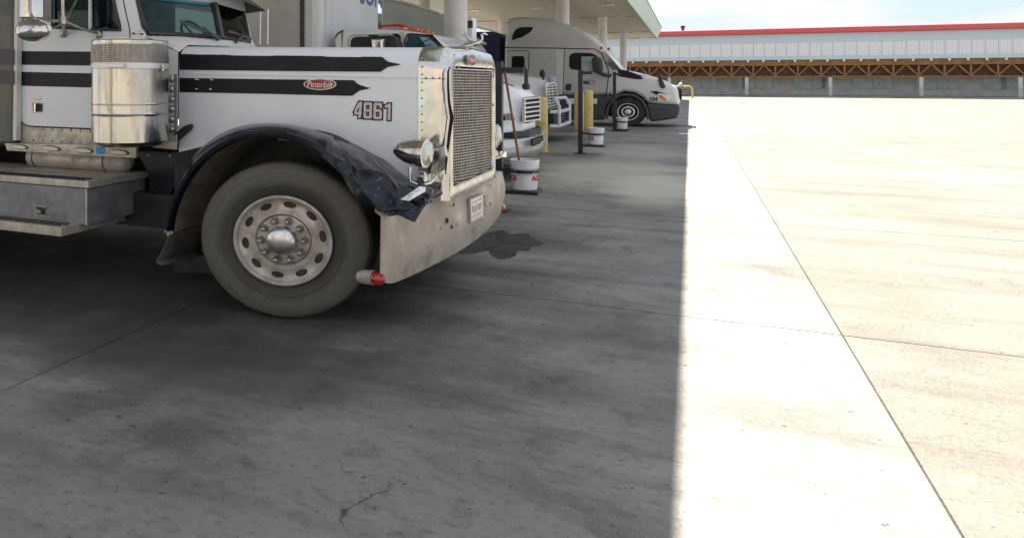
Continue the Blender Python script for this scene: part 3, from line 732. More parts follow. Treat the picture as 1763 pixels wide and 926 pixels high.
# ---- bumper
BA, BB = (-1.74, 4.42), (-1.50, 7.02)
def bp(u, v): return PL(u, v, BA, BB)
top = [(661,374),(668,366),(690,361),(715,356),(735,349),(762,337),(800,320),(840,305),(862,296)]
bot = [(659,484),(672,487),(690,481),(720,467),(760,447),(800,424),(835,398),(858,370),(863,352)]
T_ = smooth_pts([bp(*p) for p in top], 40); B_ = smooth_pts([bp(*p) for p in bot], 40)
front = []
for j in range(9):
    f = j/8; row = []
    for k in range(40):
        p = T_[k].lerp(B_[k], f)
        bulge = .045*math.sin(math.pi*min(1, max(0, (f*.9+.05))))
        p.x += bulge*.8*min(1, k/9) + .006*noise.noise(Vector((p.y*3, p.z*5, 0)))
        if k < 3: p.x -= (.022, .008, .002)[k]
        row.append(p)
    front.append(row)
back = [[p + Vector((-.15*min(1, k/8), 0, 0)) for k, p in enumerate(front[0])]]
lipT = [p + Vector((-.03*min(1, k/8), 0, .004)) for k, p in enumerate(front[0])]
mbp = MB().grid([back[0], lipT] + front + [[p + Vector((-.03,0,0)) for p in front[-1]]])
bump = obj('bumper', mbp, M['bumper'], WH, smooth=True, angle=45, solid=.008)
obj('bumper_backing', MB().prism([(-1.93, 5.0, .5), (-1.72, 5.0, .5), (-1.64, 6.6, .5), (-1.85, 6.6, .5)], (0,0,.22)), M['chassis'], WH)
def on_b(u, v, dx=.04): p = bp(u, v); p.x += dx; return p
# plate
pA, pB, pC, pD = on_b(797.5, 343, .05), on_b(823, 333, .05), on_b(823, 371, .05), on_b(797.5, 383, .05)
pl_ = obj('licence_plate', MB().prism([pA, pB, pC, pD], (-.012, 0, 0)), M['badgew'], bump, bevel=.003)
e1 = (pB-pA).normalized(); e2 = (pA-pD).normalized(); en = e1.cross(e2).normalized()
if en.x < 0: en = -en
w_ = (pB-pA).length; h_ = (pA-pD).length
fm = MB()
for a, b in ((pA, pB), (pB, pC), (pC, pD), (pD, pA)): fm.bar(a + en*.004, b + en*.004, .014, .012)
obj('plate_frame', fm, M['nut'], pl_)
pm_ = MB()      # worn, unreadable print: a header line, upright strokes and a footer line
def pq(a0, a1, b0, b1): pm_.prism([pD+e1*w_*a0+e2*h_*b0+en*.002, pD+e1*w_*a1+e2*h_*b0+en*.002, pD+e1*w_*a1+e2*h_*b1+en*.002, pD+e1*w_*a0+e2*h_*b1+en*.002], en*.002)
pq(.2,.55,.78,.84); pq(.6,.85,.80,.85); pq(.16,.5,.18,.22); pq(.55,.8,.2,.24)
for a0, b0, b1 in ((.2,.4,.7),(.3,.34,.62),(.42,.36,.70),(.56,.42,.68),(.66,.36,.66),(.76,.4,.7)): pq(a0, a0+.035, b0, b1)
tag(obj('plate_print', pm_, M['steel'], pl_), kind='stuff')
for (u, v, r) in ((771,352,.012),(760,379,.02),(768,390,.014),(778,386,.009),(750,393,.007),(793,394,.007),(828,354,.011),(836,350,.011),(836,319,.011),(832,391,.009)):
    p = on_b(u, v, .043); obj('bumper_bolt' if r < .02 else 'bumper_hole', MB().lathe([(r, 0), (r, .006), (0, .009)], p, (1,0,0), 10), M['chassis'] if r >= .012 else M['rim'], bump)
random.seed(8); sp = MB()
for i in range(110):
    u = 664 + 190*random.random()**1.6; f = random.random()**.6; vt_ = 372 - .385*(u-662); vb_ = 487 - .62*(u-662)
    p = on_b(u, vt_ + (vb_-vt_)*(.08+.88*f), .034); r = random.uniform(.0012, .0035); sp.lathe([(r, 0), (0, .003)], p, (1,0,0), 5)
tag(obj('mud_specks', sp, M['liner'], bump), kind='stuff')
# torn marker lamp hanging at the near bumper end
p = PY(619, 476, 4.40); q = PY(645, 478, 4.36); r2 = PY(668, 483, 4.33)
ml = obj('marker_lamp', MB().lathe([(.02, -.01), (.036, .0), (.044, .03), (.047, (q-p).length)], p, q-p, 18), M['rim'], bump, smooth=True)
obj('lamp_lens', MB().lathe([(.044, 0), (.044, .03), (.034, .062), (0, .085)], q, r2-q, 18), M['red'], ml, smooth=True)
p = bp(862, 357); obj('marker_lamp', MB().lathe([(.03, 0), (.03, .03), (.018, .05), (0, .055)], p, (.4,.9,0), 14), M['amber'], bump, smooth=True)
# ---- headlamps
def headlamp(c, sc, tilt, name='headlamp'):
    ax = Vector((1, tilt, -.05)).normalized()
    b = MB().lathe([(0, -.235), (.035, -.22), (.07, -.18), (.098, -.125), (.113, -.07), (.118, -.02), (.118, .0), (.124, .004), (.124, .022), (.108, .026)], c, ax, 32, (sc, sc))
    h = obj(name, b, M['chrome'], WH, smooth=True, angle=50)
    obj('visor_ring', MB().lathe([(.119,.0),(.1225,.002),(.1225,.014),(.119,.016)], c, ax, 32, (sc, sc), cap=False), M['badgew'], h, smooth=True)
    obj('lens', MB().lathe([(.107, .022), (.09, .04), (.05, .052), (0, .056)], c, ax, 28, (sc, sc)), M['lens'], h, smooth=True)
    obj('bulb', MB().lathe([(.02, .052), (.02, .062), (0, .066)], c + Vector((0, -.02, -.03)), ax, 12), M['badgew'], h, smooth=True)
    br = MB().tube([c+Vector((-.1,.0,-.10)), c+Vector((-.09,-.02,-.19)), c+Vector((-.03,-.01,-.215)), c+Vector((.03,.05,-.2)), c+Vector((.05,.12,-.16))], .010, 8)
    br.lathe([(.035, 0), (.04, .03), (.02, .06)], c+Vector((-.02, .03, -.19)), (0,0,1), 14)
    br.bar(c+Vector((0,.05,-.17)), c+Vector((0,.32,-.20)), .06, .05)
    obj('headlamp_bracket', br, M['chrome'], h, smooth=True)
    return h
c1 = PY(730, 264, 4.72); headlamp(c1, .80, -.12)
c2 = PX(853, 234, -1.62); headlamp(c2, .9, .1)
# lower shell corner on the far side: turn lamp pod
obj('far_fender_nose', MB().lathe([(.0, 0), (.10, .05), (.17, .2), (.2, .45)], (-1.62, 6.72, .93), (-1, 0, .12), 18, (1, .6)), M['chrome'], WH, smooth=True)
# crumpled chrome skin between the lamp and the grille
rowsd = []
for j in range(15):
    t = j/14; row = []
    for i in range(8):
        s = i/7; u = 735 + 32*s + 5*math.sin(t*5); v = 250 + 88*t + 4*math.sin(s*4)
        p = PY(u, v, 4.91 + .018*noise.noise(Vector((s*1.2, t*3, 1))))
        row.append(p)
    rowsd.append(row)
obj('crumpled_panel', MB().grid(rowsd), M['dent'], shell, smooth=True, angle=30, solid=.003)
# ---- fender: lip, crown and junction curves; the front third is crushed
lipb = [(288,404),(290,385),(297,357),(312,324),(338,288),(372,259),(410,242),(450,236),(490,240),(528,254),(560,277),(590,308),(620,340),(648,361),(668,368),(690,366)]
topc = [(287,400),(289,378),(296,347),(309,314),(334,277),(368,249),(407,232),(449,227),(491,230),(531,243),(567,262),(602,287),(640,314),(675,337),(705,350),(728,343)]
junc = [(296,392),(300,360),(308,332),(322,302),(346,270),(378,244),(412,229),(450,223),(492,223),(534,228),(575,237),(612,251),(648,271),(685,295),(715,315),(741,325)]
NS = 90
LB = smooth_pts([PY(u, v, 4.40) for u, v in lipb], NS); TC = smooth_pts([PY(u, v, 4.41) for u, v in topc], NS)
JC = smooth_pts([PY(u, v, 4.96) for u, v in junc], NS)
rows = [[p + Vector((0, .07, .0)) for p in LB], [p + Vector((0,.02,-.004)) for p in LB], LB, [a.lerp(b, .5) + Vector((0,-.012,0)) for a, b in zip(LB, TC)], TC]
for f in (.12, .25, .4, .55, .7, .85, 1.0):
    row = []
    for i, (a, b) in enumerate(zip(TC, JC)):
        p = a.lerp(b, f); p.z += .05*math.sin(math.pi*min(f, .9))*(1 if i < 60 else .5)
        row.append(p)
    rows.append(row)
for j, row in enumerate(rows):
    for i, p in enumerate(row):
        k = i/(NS-1)
        if k > .56:
            a = min(1, (k-.56)/.25) * (1 if j < 10 else .3)
            d = noise.noise(Vector((p.x*5, p.y*5, p.z*5)))*.045 + noise.noise(Vector((p.x*13, p.y*13, p.z*13)))*.005
            p.y += a*d; p.z += a*d*.7
            if j > 4: p.z -= a*.05*abs(noise.noise(Vector((p.x*4+9, p.y*5, 0))))
fen = obj('fender', MB().grid(rows), M['black'], WH, smooth=True, angle=38, solid=.006)
# far side fender, whole
LB2 = [Vector((p.x, 2*YC-4.42, p.z)) for p in LB[:62]]; J2 = [Vector((p.x, 6.46, p.z+.02)) for p in JC[:62]]
obj('fender', MB().grid([LB2, [p + Vector((0, -.04, .03)) for p in LB2], J2]), M['black'], WH, smooth=True, solid=.006)
# torn flap over the bumper corner and the lower crushed skin
def sheet(c4, n, m, amp, name, mt, fr=8, par=WH, th=.003, seed=0):
    rows = []
    a, b, c, d = [Vector(q) for q in c4]
    for j in range(m+1):
        row = []
        for i in range(n+1):
            s, t = i/n, j/m; p = a.lerp(b, s).lerp(d.lerp(c, s), t)
            nz_ = noise.noise(Vector((p.x*fr+seed, p.y*fr, p.z*fr))) * amp + noise.noise(Vector((p.x*fr*2.7, p.y*fr*2.7+seed, p.z*fr*2.7)))*amp*.12
            p += Vector((.3, -.8, .5))*nz_; row.append(p)
        rows.append(row)
    return obj(name, MB().grid(rows), mt, par, smooth=True, angle=50, solid=th)
sheet([PY(548,262,4.36), PY(655,298,4.42), PY(745,350,4.52), PY(662,366,4.28)], 16, 14, .04, 'crushed_skin', M['blackdirty'], 7, fen)
sheet([PY(600,300,4.33), PY(690,338,4.36), PY(700,362,4.30), PY(655,366,4.27)], 12, 9, .03, 'crushed_skin', M['blackdirty'], 10, fen, seed=5)
sheet([PY(682,340,4.42), PY(738,345,4.40), PY(714,381,4.22), PY(672,366,4.26)], 9, 7, .03, 'torn_flap', M['blackdirty'], 11, fen, seed=3)
sheet([PY(722,312,4.7), PY(748,326,4.66), PY(738,350,4.38), PY(700,348,4.4)], 8, 8, .03, 'torn_flap', M['black'], 11, fen, seed=7)
cr_ = MB().tube([PY(u, v, y) for u, v, y in ((641,268,4.70),(648,283,4.62),(660,295,4.55),(672,306,4.48),(682,318,4.42),(690,328,4.38))], [.003,.007,.006,.009,.007,.002], 5)
obj('fender_crease', cr_, M['nut'], fen)  # highlight along the fold, put in as a pale metal tube
cr_ = MB().tube([PY(u, v, y) for u, v, y in ((586,247,4.72),(592,268,4.55),(604,285,4.42),(618,296,4.36))], [.003,.012,.011,.003], 6)
obj('fender_crease', cr_, M['blackdirty'], fen, smooth=True)
br = [PY(690,344,4.30), PY(722,322,4.42), PY(733,324,4.44), PY(732,330,4.43), PY(704,346,4.30)]
bk_ = obj('lamp_bracket_plate', MB().prism(br, (0, .006, .004)), M['badgew'], fen)
for (u, v) in ((703,337),(719,330)):
    p = PY(u, v, 4.345); obj('slot', MB().prism([p+Vector((-.014,0,-.006)), p+Vector((.010,0,.008)), p+Vector((.014,0,.014)), p+Vector((-.010,0,0))], (0,-.003,0)), M['void'], bk_)
# inner liner, dusty, arching behind the wheel
LI = [p for p in LB[:70]]
obj('wheel_liner', MB().grid([[Vector((p.x+.01, 4.47, p.z+.005)) for p in LI], [Vector((p.x+.015, 4.95, p.z+.02)) for p in LI], [Vector((p.x+.02, 5.0, p.z-.02)) for p in LI]]), M['liner'], WH, smooth=True, solid=.004)
obj('inner_panel', MB().prism([PY(u, v, 4.975) for u, v in ((300,264),(420,236),(560,250),(650,300),(660,420),(560,470),(300,470))], (0, .01, 0)), M['chassis'], WH)
# mud flap
A_ = [PY(292,402,4.46), PY(276,438,4.44), PY(269,450,4.44), PY(277,457,4.44)]; B_ = [p + Vector((.03, .50, .0)) for p in A_]
rows = [smooth_pts([a.lerp(b, f) + Vector((.02*math.sin(3*f), 0, -.02*f)) for a, b in zip(A_, B_)], 12) for f in (0, .25, .5, .75, 1)]
obj('mud_flap', MB().grid(rows), mat('dusty_mud_flap', (.11, .095, .08), .85, 0, (.06, .052, .045), 4, bump=.3), WH, smooth=True, solid=.008)
obj('flap_clamp', MB().bar(PY(288,396,4.42), PY(294,404,4.42), .05, .02), M['steel'], WH)
# chassis masses under the hood
ch = MB().box(-7.4, -1.9, 5.25, 5.36, .55, .80).box(-7.4, -1.9, 6.08, 6.19, .55, .80).box(-3.6, -1.9, 5.36, 6.08, .62, 1.2).box(-2.62, -2.48, 4.95, 6.5, .44, .56).box(-4.2, -3.7, 5.1, 6.3, .5, 1.1)
for i in range(5): ch.box(-7+.9*i, -6.9+.9*i, 5.36, 6.08, .58, .76)
tag(obj('chassis_frame', ch.box(-4.6, -3.75, 4.95, 6.4, .42, .7).box(-7.2, -4.7, 5.9, 6.9, .42, 1.04).box(-10.5,-7.3,4.8,6.6,.6,1.1), M['chassis'], WH))
side([(234,258),(305,262),(340,262),(300,320),(286,352),(285,380),(262,376),(258,360),(256,300)], 5.0, M['black'], 'splash_panel', .02)
for (u, v) in ((256.5,267.5),(293,268.5)):
    obj('panel_bolt', MB().lathe([(.01,0),(.01,.004),(0,.006)], PY(u, v, 4.998), (0,-1,0), 8), M['nut'], WH)
# ---- front wheels
def wheel(c, yaw, sx, name, par, R_=.515, side_=-1, width=.30, dusty=True, mt=None):
    """steer wheel, outer face towards side_ * Y"""
    ax = Vector((0, side_, 0)); rot = Matrix.Rotation(yaw, 4, 'Z'); c = Vector(c)
    def T(mb):
        for v in mb.v:
            d = Vector(v); v.x, v.y, v.z = (c + rot @ Vector((d.x*sx, d.y, d.z)))[:]
        return mb
    tread = T(MB().lathe([(.30, -.24), (R_-.03, -width), (R_, -width+.04), (R_, -.035), (R_-.008, -.030)], (0,0,0), ax, 64))
    w_ = obj(name, tread, M['tread'], par, smooth=True, angle=30)
    tw = T(MB().lathe([(R_-.006, -.032), (R_-.012, -.012), (R_-.022, -.004), (R_-.05, .004), (R_-.075, .012), (R_-.078, .0095), (R_-.11, .016), (R_-.15, .008), (R_-.155, .012), (.335, -.008), (.312, -.022), (.306, -.05)], (0,0,0), ax, 72))
    obj('tyre', tw, mt or M['tyrering'], w_, smooth=True, angle=30)
    # groove ribs on the tread
    gr = MB()
    for k in range(4):
        h = -.07 - .055*k; gr.lathe([(R_+.0015, h), (R_+.0015, h-.012)], (0,0,0), ax, 48)
    obj('tread_grooves', T(gr), M['void'], w_)
    nt_ = MB()
    for k in range(72):
        a = 2*math.pi*k/72; ca, sa = math.cos(a), math.sin(a)
        nt_.bar(Vector(((R_-.001)*ca, side_*-.030, (R_-.001)*sa)), Vector(((R_+.0005)*ca, side_*-.065, (R_+.0005)*sa)), .008, .006, (ca, 0, sa))
    tag(obj('sidewall_ribs', T(nt_), M['tread'], w_), kind='stuff')
    rm = MB().lathe([(.300, -.06), (.303, -.02), (.311, .000), (.309, .008), (.296, .010), (.288, .004), (.284, -.012)], (0,0,0), ax, 72, cap=False)
    # dished disc with ten hand holes
    def P(r, a):
        prof = [(.284, -.012), (.262, -.030), (.215, -.028), (.205, -.020), (.180, -.018), (.172, -.030), (.150, -.034), (.09, -.034), (0, -.034)]
        h = prof[-1][1]
        for (r0, h0), (r1, h1) in zip(prof, prof[1:]):
            if r1 <= r <= r0: h = h1 + (h0-h1)*(r-r1)/(r0-r1); break
        x = Vector((math.cos(a)*r, side_*h, math.sin(a)*r)); return x
    hole = MB()
    for k in range(10):
        a0 = 2*math.pi*k/10 + .157; n = 24; outer = []; inner = []; inn2 = []
        for q in range(n):
            t = 2*math.pi*q/n; cx, cy = math.cos(t), math.sin(t)
            m_ = max(abs(cx), abs(cy)); bx, by = cx/m_, cy/m_
            outer.append(P(.245 + .039*by, a0 + .31416*bx)); inner.append(P(.246 + .0225*cy, a0 + .165*cx))
            inn2.append(P(.246 + .0215*cy, a0 + .160*cx) + Vector((0, -side_*.035, 0)))
        rm.grid([outer, inner, inn2], True)
    rings = [[P(r, 2*math.pi*i/60) for i in range(60)] for r in (.206, .2, .193, .186, .180, .176, .172, .16, .150, .12, .09)]
    rm.grid(rings, True)
    obj('rim', T(rm), M['rim'] if dusty else M['cap'], w_, smooth=True, angle=35)
    obj('brake_drum', T(MB().lathe([(.29, -.14), (.29, -.07), (.1, -.068), (0, -.068)], (0,0,0), ax, 32)), M['void'], w_)
    obj('hub_flange', T(MB().lathe([(.168, -.030), (.163, -.024), (.155, -.021), (.10, -.020)], (0,0,0), ax, 48)), M['rim'] if dusty else M['cap'], w_, smooth=True)
    obj('hub_cap', T(MB().lathe([(.098, -.02), (.096, .018), (.090, .034), (.075, .046), (.05, .054), (.02, .058), (0, .059)], (0,0,0), ax, 36)), M['cap'], w_, smooth=True, angle=60)
    nb = None
    for k in range(10):
        a = 2*math.pi*k/10 + .05; p = Vector((math.cos(a)*.137, side_*(-.02), math.sin(a)*.137))
        mb = T(MB().lathe([(.025, 0), (.024, .014), (.0195, .02), (.0185, .042), (.012, .056), (0, .060)], p, ax, 12))
        obj('wheel_nut', mb, M['nut'], w_, smooth=True, angle=50)
    return w_
wc = PY(488, 413.5, 4.47)
fw = wheel((wc.x-.01, 4.47, .541), R(9), 1.17, 'front_wheel', WH, R_=.538)
wheel((wc.x, 2*YC-4.5, .515), R(9), 1.2, 'front_wheel', WH, side_=1)
for yy, sd in ((4.5, -1), (2*YC-4.5, 1)):
    for xx in (-8.2, -9.5):
        obj('drive_wheel', MB().lathe([(.2,.0),(.3,.02),(.515,.0),(.52,-.05),(.52,-.5),(.3,-.56)], (xx, yy, .52), (0, sd, 0), 40), M['tyre'], WH, smooth=True)
# ---- cab ---------------------------------------------------------
CYN, CYF = 4.86, 6.58
ZR = 2.78
zb_ = 2.045                            # belt line
XD0 = PY(31, 100, CYN).x               # rear edge of the door
XF = PY(243, 60, CYN).x                # front pillar foot
wfoot = PY(244, 57, CYN); 
# near side skin with window hole
wo = [PY(u, v, CYN) for u, v in ((90,-60),(186,-60),(192,-12),(207,44),(209,52),(200,52.5),(155,51),(96,48.5),(90,48))]
hole_ = sampled(wo, 48)
cen2 = PY(140, 0, CYN)
ob = [Vector((XD0, CYN, zb_-.03)), Vector((XD0, CYN, ZR)), Vector((XF-.30, CYN, ZR)), PY(232, 0, CYN), Vector((XF, CYN, zb_-.03))]
def star(loop, c, n=64):
    res = []
    for k in range(n):
        a = 2*math.pi*k/n; d = (math.cos(a), math.sin(a)); best = None
        for i in range(len(loop)):
            p, q = loop[i]-c, loop[(i+1) % len(loop)]-c
            den = (q.x-p.x)*d[1] - (q.z-p.z)*d[0]
            if abs(den) < 1e-9: continue
            t = (p.z*d[0] - p.x*d[1]) / den
            if -1e-6 <= t <= 1+1e-6:
                r = (p.x+(q.x-p.x)*t)*d[0] + (p.z+(q.z-p.z)*t)*d[1]
                if r > 0 and (best is None or r > best): best = r
        res.append(c + Vector((d[0]*(best or 0), 0, d[1]*(best or 0))))
    return res
So_, Si_ = star(ob, cen2), star(wo, cen2)
body = MB().grid([So_, Si_], True)
body.grid([Si_, [p+Vector((0,.03,0)) for p in Si_]], True)
body.grid([[p+Vector((0, CYF-CYN, 0)) for p in So_], [p+Vector((0, CYF-CYN, 0)) for p in Si_]], True)     # far side
# lower body, roof, back
zlow = 1.22
body.prism([Vector((XD0, CYN, zlow)), Vector((XF+.02, CYN, zlow)), Vector((XF+.02, CYN, zb_-.031)), Vector((XD0, CYN, zb_-.031))], (0, .03, 0))
body.prism([Vector((XD0, CYF, zlow)), Vector((XF+.02, CYF, zlow)), Vector((XF+.02, CYF, zb_-.031)), Vector((XD0, CYF, zb_-.031))], (0, -.03, 0))
body.box(XD0-.02, XD0, CYN, CYF, zlow, ZR); body.box(XD0, XF-.30, CYN, CYF, ZR, ZR+.03)
cab = obj('cab', body, M['white'], WH, smooth=True, angle=25)
cowl = MB().prism([Vector((XF, CYN, 1.1)), PY(243,63,CYN), PY(300,75,5.0)+Vector((0,.0,0)), Vector((X0, 5.0, 1.86)), Vector((X0, 5.0, 1.1))], (0, 0.02, 0))
zc1 = PY(300, 80, YH).z
cw = MB()     # cowl top, falling from the windscreen foot to the hood
L1 = [Vector((XF, CYN, PY(243,62,CYN).z)), Vector((XF+.12, YC-.5, PY(243,62,CYN).z+.01)), Vector((XF+.2, YC, PY(243,62,CYN).z+.01)), Vector((XF+.12, YC+.5, PY(243,62,CYN).z+.01)), Vector((XF, CYF, PY(243,62,CYN).z))]
L2 = [Vector((X0-.01, YH+.01, zc1-.05)), Vector((X0-.01, YH+.14, zc1+.015)), Vector((X0-.01, YC, zc1+.03)), Vector((X0-.01, YH2-.14, zc1+.015)), Vector((X0-.01, YH2-.01, zc1-.05))]
L0 = [Vector((XF, CYN, 1.15)), ]
cw.grid([L1, [a.lerp(b, .5)+Vector((0,0,.02)) for a, b in zip(L1, L2)], L2])
cw.grid([[Vector((XF, CYN+.001, 1.12)), Vector((XF, CYN+.001, L1[0].z))], [Vector((X0-.012, YH+.005, 1.12)), Vector((X0-.012, YH+.005, zc1-.05))]])
cw.grid([[Vector((XF, CYF, 1.12)), Vector((XF, CYF, L1[0].z))], [Vector((X0-.012, YH2, 1.12)), Vector((X0-.012, YH2, zc1-.05))]])
obj('cowl', cw, M['cream'], WH, smooth=True, angle=30)
rs = MB()
random.seed(3)
for i in range(16):
    u = 232 + i*13 + random.uniform(-4, 4); 
    if u > 405: break
    p = PY(u, 58.5+(u-232)*.085, CYN + max(0, (u-243))/155*.9*0 - .002) if u < 247 else None
    if p is None:
        f = (u-243)/157; a = L1[0].lerp(L1[2], f); p = Vector((a.x+.012, a.y-.004, a.z+.004))
    s_ = random.uniform(.008, .022); rs.prism([p+Vector((-s_*1.4,0,0)), p+Vector((-s_*.4,0,.006)), p+Vector((s_,0,.004)), p+Vector((s_*1.6,0,-.003)), p+Vector((0,0,-.007))], (0,-.003,.002))
tag(obj('rust_spots', rs, mat('rust', (.10, .035, .012), .9), cab), kind='stuff')
# door skin with visible gap line, belt seam, stripes, handle
def gapline(pts, y, r=.004, m='stripe', par=cab, name='door_gap', close=False):
    P_ = [PY(u, v, y) for u, v in pts]; return obj(name, MB().tube(P_, r, 5), M[m], par)
dl = smooth_pts([Vector((u, v, 0)) for u, v in ((31,60),(30,120),(29.5,185),(31,200),(37,211),(48,217),(60,218.3),(110,220.5),(171,223))], 50)
door = obj('door', MB().prism([PY(p.x+1.5, p.y-1.5, CYN-.010) for p in dl] + [PY(236,223,CYN-.010), PY(236,68,CYN-.010), PY(120,65.5,CYN-.010), PY(33,63,CYN-.010)], (0, .008, 0)), M['white'], cab, bevel=.003)
obj('door_gap', MB().tube([PY(p.x, p.y, CYN-.002) for p in dl], .006, 5), M['stripe'], cab)
obj('pillar_gap', MB().tube([PY(u, v, CYN-.002) for u, v in ((211,-6),(217,24),(223,50),(224,66))], .0045, 5), M['stripe'], cab)
obj('belt_seam', MB().tube([PY(u, v, CYN-.0) for u, v in ((33,66),(120,68),(222,70))], .003, 4), M['cream'], cab)
for pts in (((33,88.5),(170,89.5),(170,113.5),(33,112)), ((33,124),(170,127),(170,151.5),(33,148))):
    strip(pts, M['stripe'], 'stripe', y=CYN-.0135, th=.003, par=door)
    
hd = obj('handle_recess', MB().prism([PY(u, v, CYN-.013) for u, v in ((54,176),(74,176.5),(74,195),(55,194.5))], (0,.002,0)), M['nut'], door)
obj('handle_cavity', MB().prism([PY(u, v, CYN-.0155) for u, v in ((56,178),(72.5,178.5),(72.5,193),(57,192.8))], (0,.002,0)), M['interior'], hd)
obj('handle', MB().box(PY(63.5,178,CYN).x, PY(66.5,178,CYN).x, CYN-.035, CYN-.017, PY(64,193,CYN).z, PY(64,178,CYN).z), M['chrome'], hd)
oval(PY(65,170,CYN-.012), (1,0,0), (0,0,1), (0,-1,0), .042, .012, M['nut'], 'lock_badge', door)
# window glass, quarter window bar, gasket
obj('side_window', MB().prism([p + Vector((0,.018,0)) for p in wo], (0,.004,0)), M['glass'], cab)
obj('window_gasket', MB().tube([p + Vector((0,-.002,0)) for p in sampled(wo, 48)] + [wo[0]], .012, 6), M['darkplastic'], cab)
obj('window_gasket', MB().tube([PY(u,v,CYN-.008) for u,v in ((158,51),(207,53),(194,-8))], .014, 6), M['darkplastic'], cab)
obj('vent_window_bar', MB().bar(PY(155.5,-30,CYN-.004), PY(155.5,51,CYN-.004), .022, .02, (0,1,0)), M['badgew'], cab)
# windscreen: two panes meeting in a V
wl_, wr_ = PY(247,56,CYN+.03), PX(452,75,XF+.05); wm_ = Vector((XF+.20, YC, PY(243,62,CYN).z+.015))
tl_ = PY(233,-12,CYN+.03); tilt = Vector((-.16, 0, .46))
A0 = PY(247,57,CYN+.04); A1 = PY(234,-8,CYN+.04); C0 = Vector((XF+.19, YC, L1[2].z+.02)); C1 = C0 + (A1-A0); B0 = Vector((A0.x, 2*YC-A0.y, A0.z)); B1 = Vector((A1.x, 2*YC-A1.y, A1.z))
obj('windscreen', MB().prism([A0, C0, C1, A1], (.003, -.003, 0)), M['glass'], cab)
obj('windscreen', MB().prism([C0, B0, B1, C1], (.003, .003, 0)), M['glass'], cab)
obj('windscreen_gasket', MB().tube([A1, A0+Vector((.01,0,.05)), A0+Vector((.03,.03,.0)), C0, B0, B1], .020, 6), M['darkplastic'], cab)
obj('windscreen_divider', MB().bar(C0+Vector((.01,0,-.01)), C1+Vector((.01,0,0)), .045, .05, (0,1,0)), M['darkplastic'], cab)
# pillar between side glass and windscreen
for y0, y1 in ((CYN+.001, CYN+.05), (CYF-.05, CYF-.001)):
    obj('pillar', MB().prism([PY(u, v, CYN) + Vector((0, y0-CYN, 0)) for u, v in ((222,66),(246,62),(241,50),(230,0),(222,-60),(200,-60),(212,0))], (0, y1-y0, 0)), M['cream'], cab)
obj('header', MB().prism([Vector((A1.x-.03, CYN, A1.z-.02)), Vector((A1.x+.17, YC, A1.z-.02)), Vector((A1.x-.03, CYF, A1.z-.02)), Vector((XF-.34, CYF, A1.z-.02)), Vector((XF-.34, CYN, A1.z-.02))], (-.02, 0, ZR+.03-A1.z)), M['white'], cab)
# visor
v0, v1, v2 = PY(233,-2,CYN-.02), Vector((0,0,0)), PX(466,14,XF+.26)
vy = 2*YC - (CYN-.02)
vz = v2.z
vis = MB().grid([[Vector((A1.x-.02, CYN-.03, A1.z+.16)), Vector((XF+.08, YC, A1.z+.18)), Vector((A1.x-.02, CYF+.03, A1.z+.16))], [Vector((XF+.06, CYN-.03, vz+.06)), Vector((XF+.30, YC, vz+.05)), Vector((XF+.10, CYF+.10, vz-.01))]])
obj('sun_visor', vis, M['visor'], cab, smooth=True, solid=.006)
obj('visor_end', MB().prism([Vector((A1.x-.02, CYF+.02, A1.z+.16)), Vector((XF+.10, CYF+.09, vz-.01)), Vector((XF-.12, CYF+.02, vz-.04))], (0,.006,0)), M['visor'], cab)
# interior
it = MB().box(XD0+.02, XF-.02, CYN+.05, CYF-.05, 1.3, 1.34).box(XF-.32, XF+.05, CYN+.06, CYF-.06, 1.34, 1.98).box(XD0+.02, XD0+.05, CYN+.04, CYF-.04, 1.34, ZR-.02)
it.box(XD0+.05, XF-.4, CYN+.04, CYN+.06, 1.34, 2.0)
obj('dashboard', it, M['interior'], cab)
for yy in (5.2, 6.2):
    st_ = MB().box(XF-1.0, XF-.55, yy-.25, yy+.25, 1.34, 1.78).box(XF-1.12, XF-.95, yy-.24, yy+.24, 1.7, 2.28).box(XF-1.10, XF-1.0, yy-.12, yy+.12, 2.29, 2.47)
    obj('seat', st_, M['seat'], cab, bevel=.05, seg=3)
sw = MB(); cc = Vector((XF-.42, 6.2, 2.06)); rt = Matrix.Rotation(R(-32), 4, 'Y')
pts = [cc + rt @ Vector((0, .21*math.cos(a), .21*math.sin(a))) for a in [2*math.pi*i/24 for i in range(25)]]; sw.tube(pts, .014, 6)
for a in (0, 2.1, 4.2): sw.bar(cc, cc + rt @ Vector((0, .2*math.cos(a), .2*math.sin(a))), .03, .012)
obj('steering_wheel', sw, M['darkplastic'], cab)
# wipers
obj('wiper', MB().bar(C0+Vector((.04,-.06,-.01)), C0+Vector((.02,-.62,.10)), .012, .02).bar(C0+Vector((.05,-.10,-.03)), C0+Vector((.03,-.30,.06)), .02, .02), M['darkplastic'], cab)
obj('wiper', MB().bar(C0+Vector((.03,.08,.06)), C0+Vector((-.08,.66,.02)), .012, .02).bar(C0+Vector((.06,.16,-.04)), C0+Vector((.0,.38,.04)), .02, .02), M['darkplastic'], cab)
# far side mirror bars
fb = MB()
for u in (448, 461): fb.tube([PY(u,18,6.85), PY(u-.5,77,6.85)], .011, 6)
fb.bar(PY(440,18,6.85), PY(462,18,6.85), .02, .02)
obj('mirror_arm', fb, M['badgew'], cab, smooth=True)
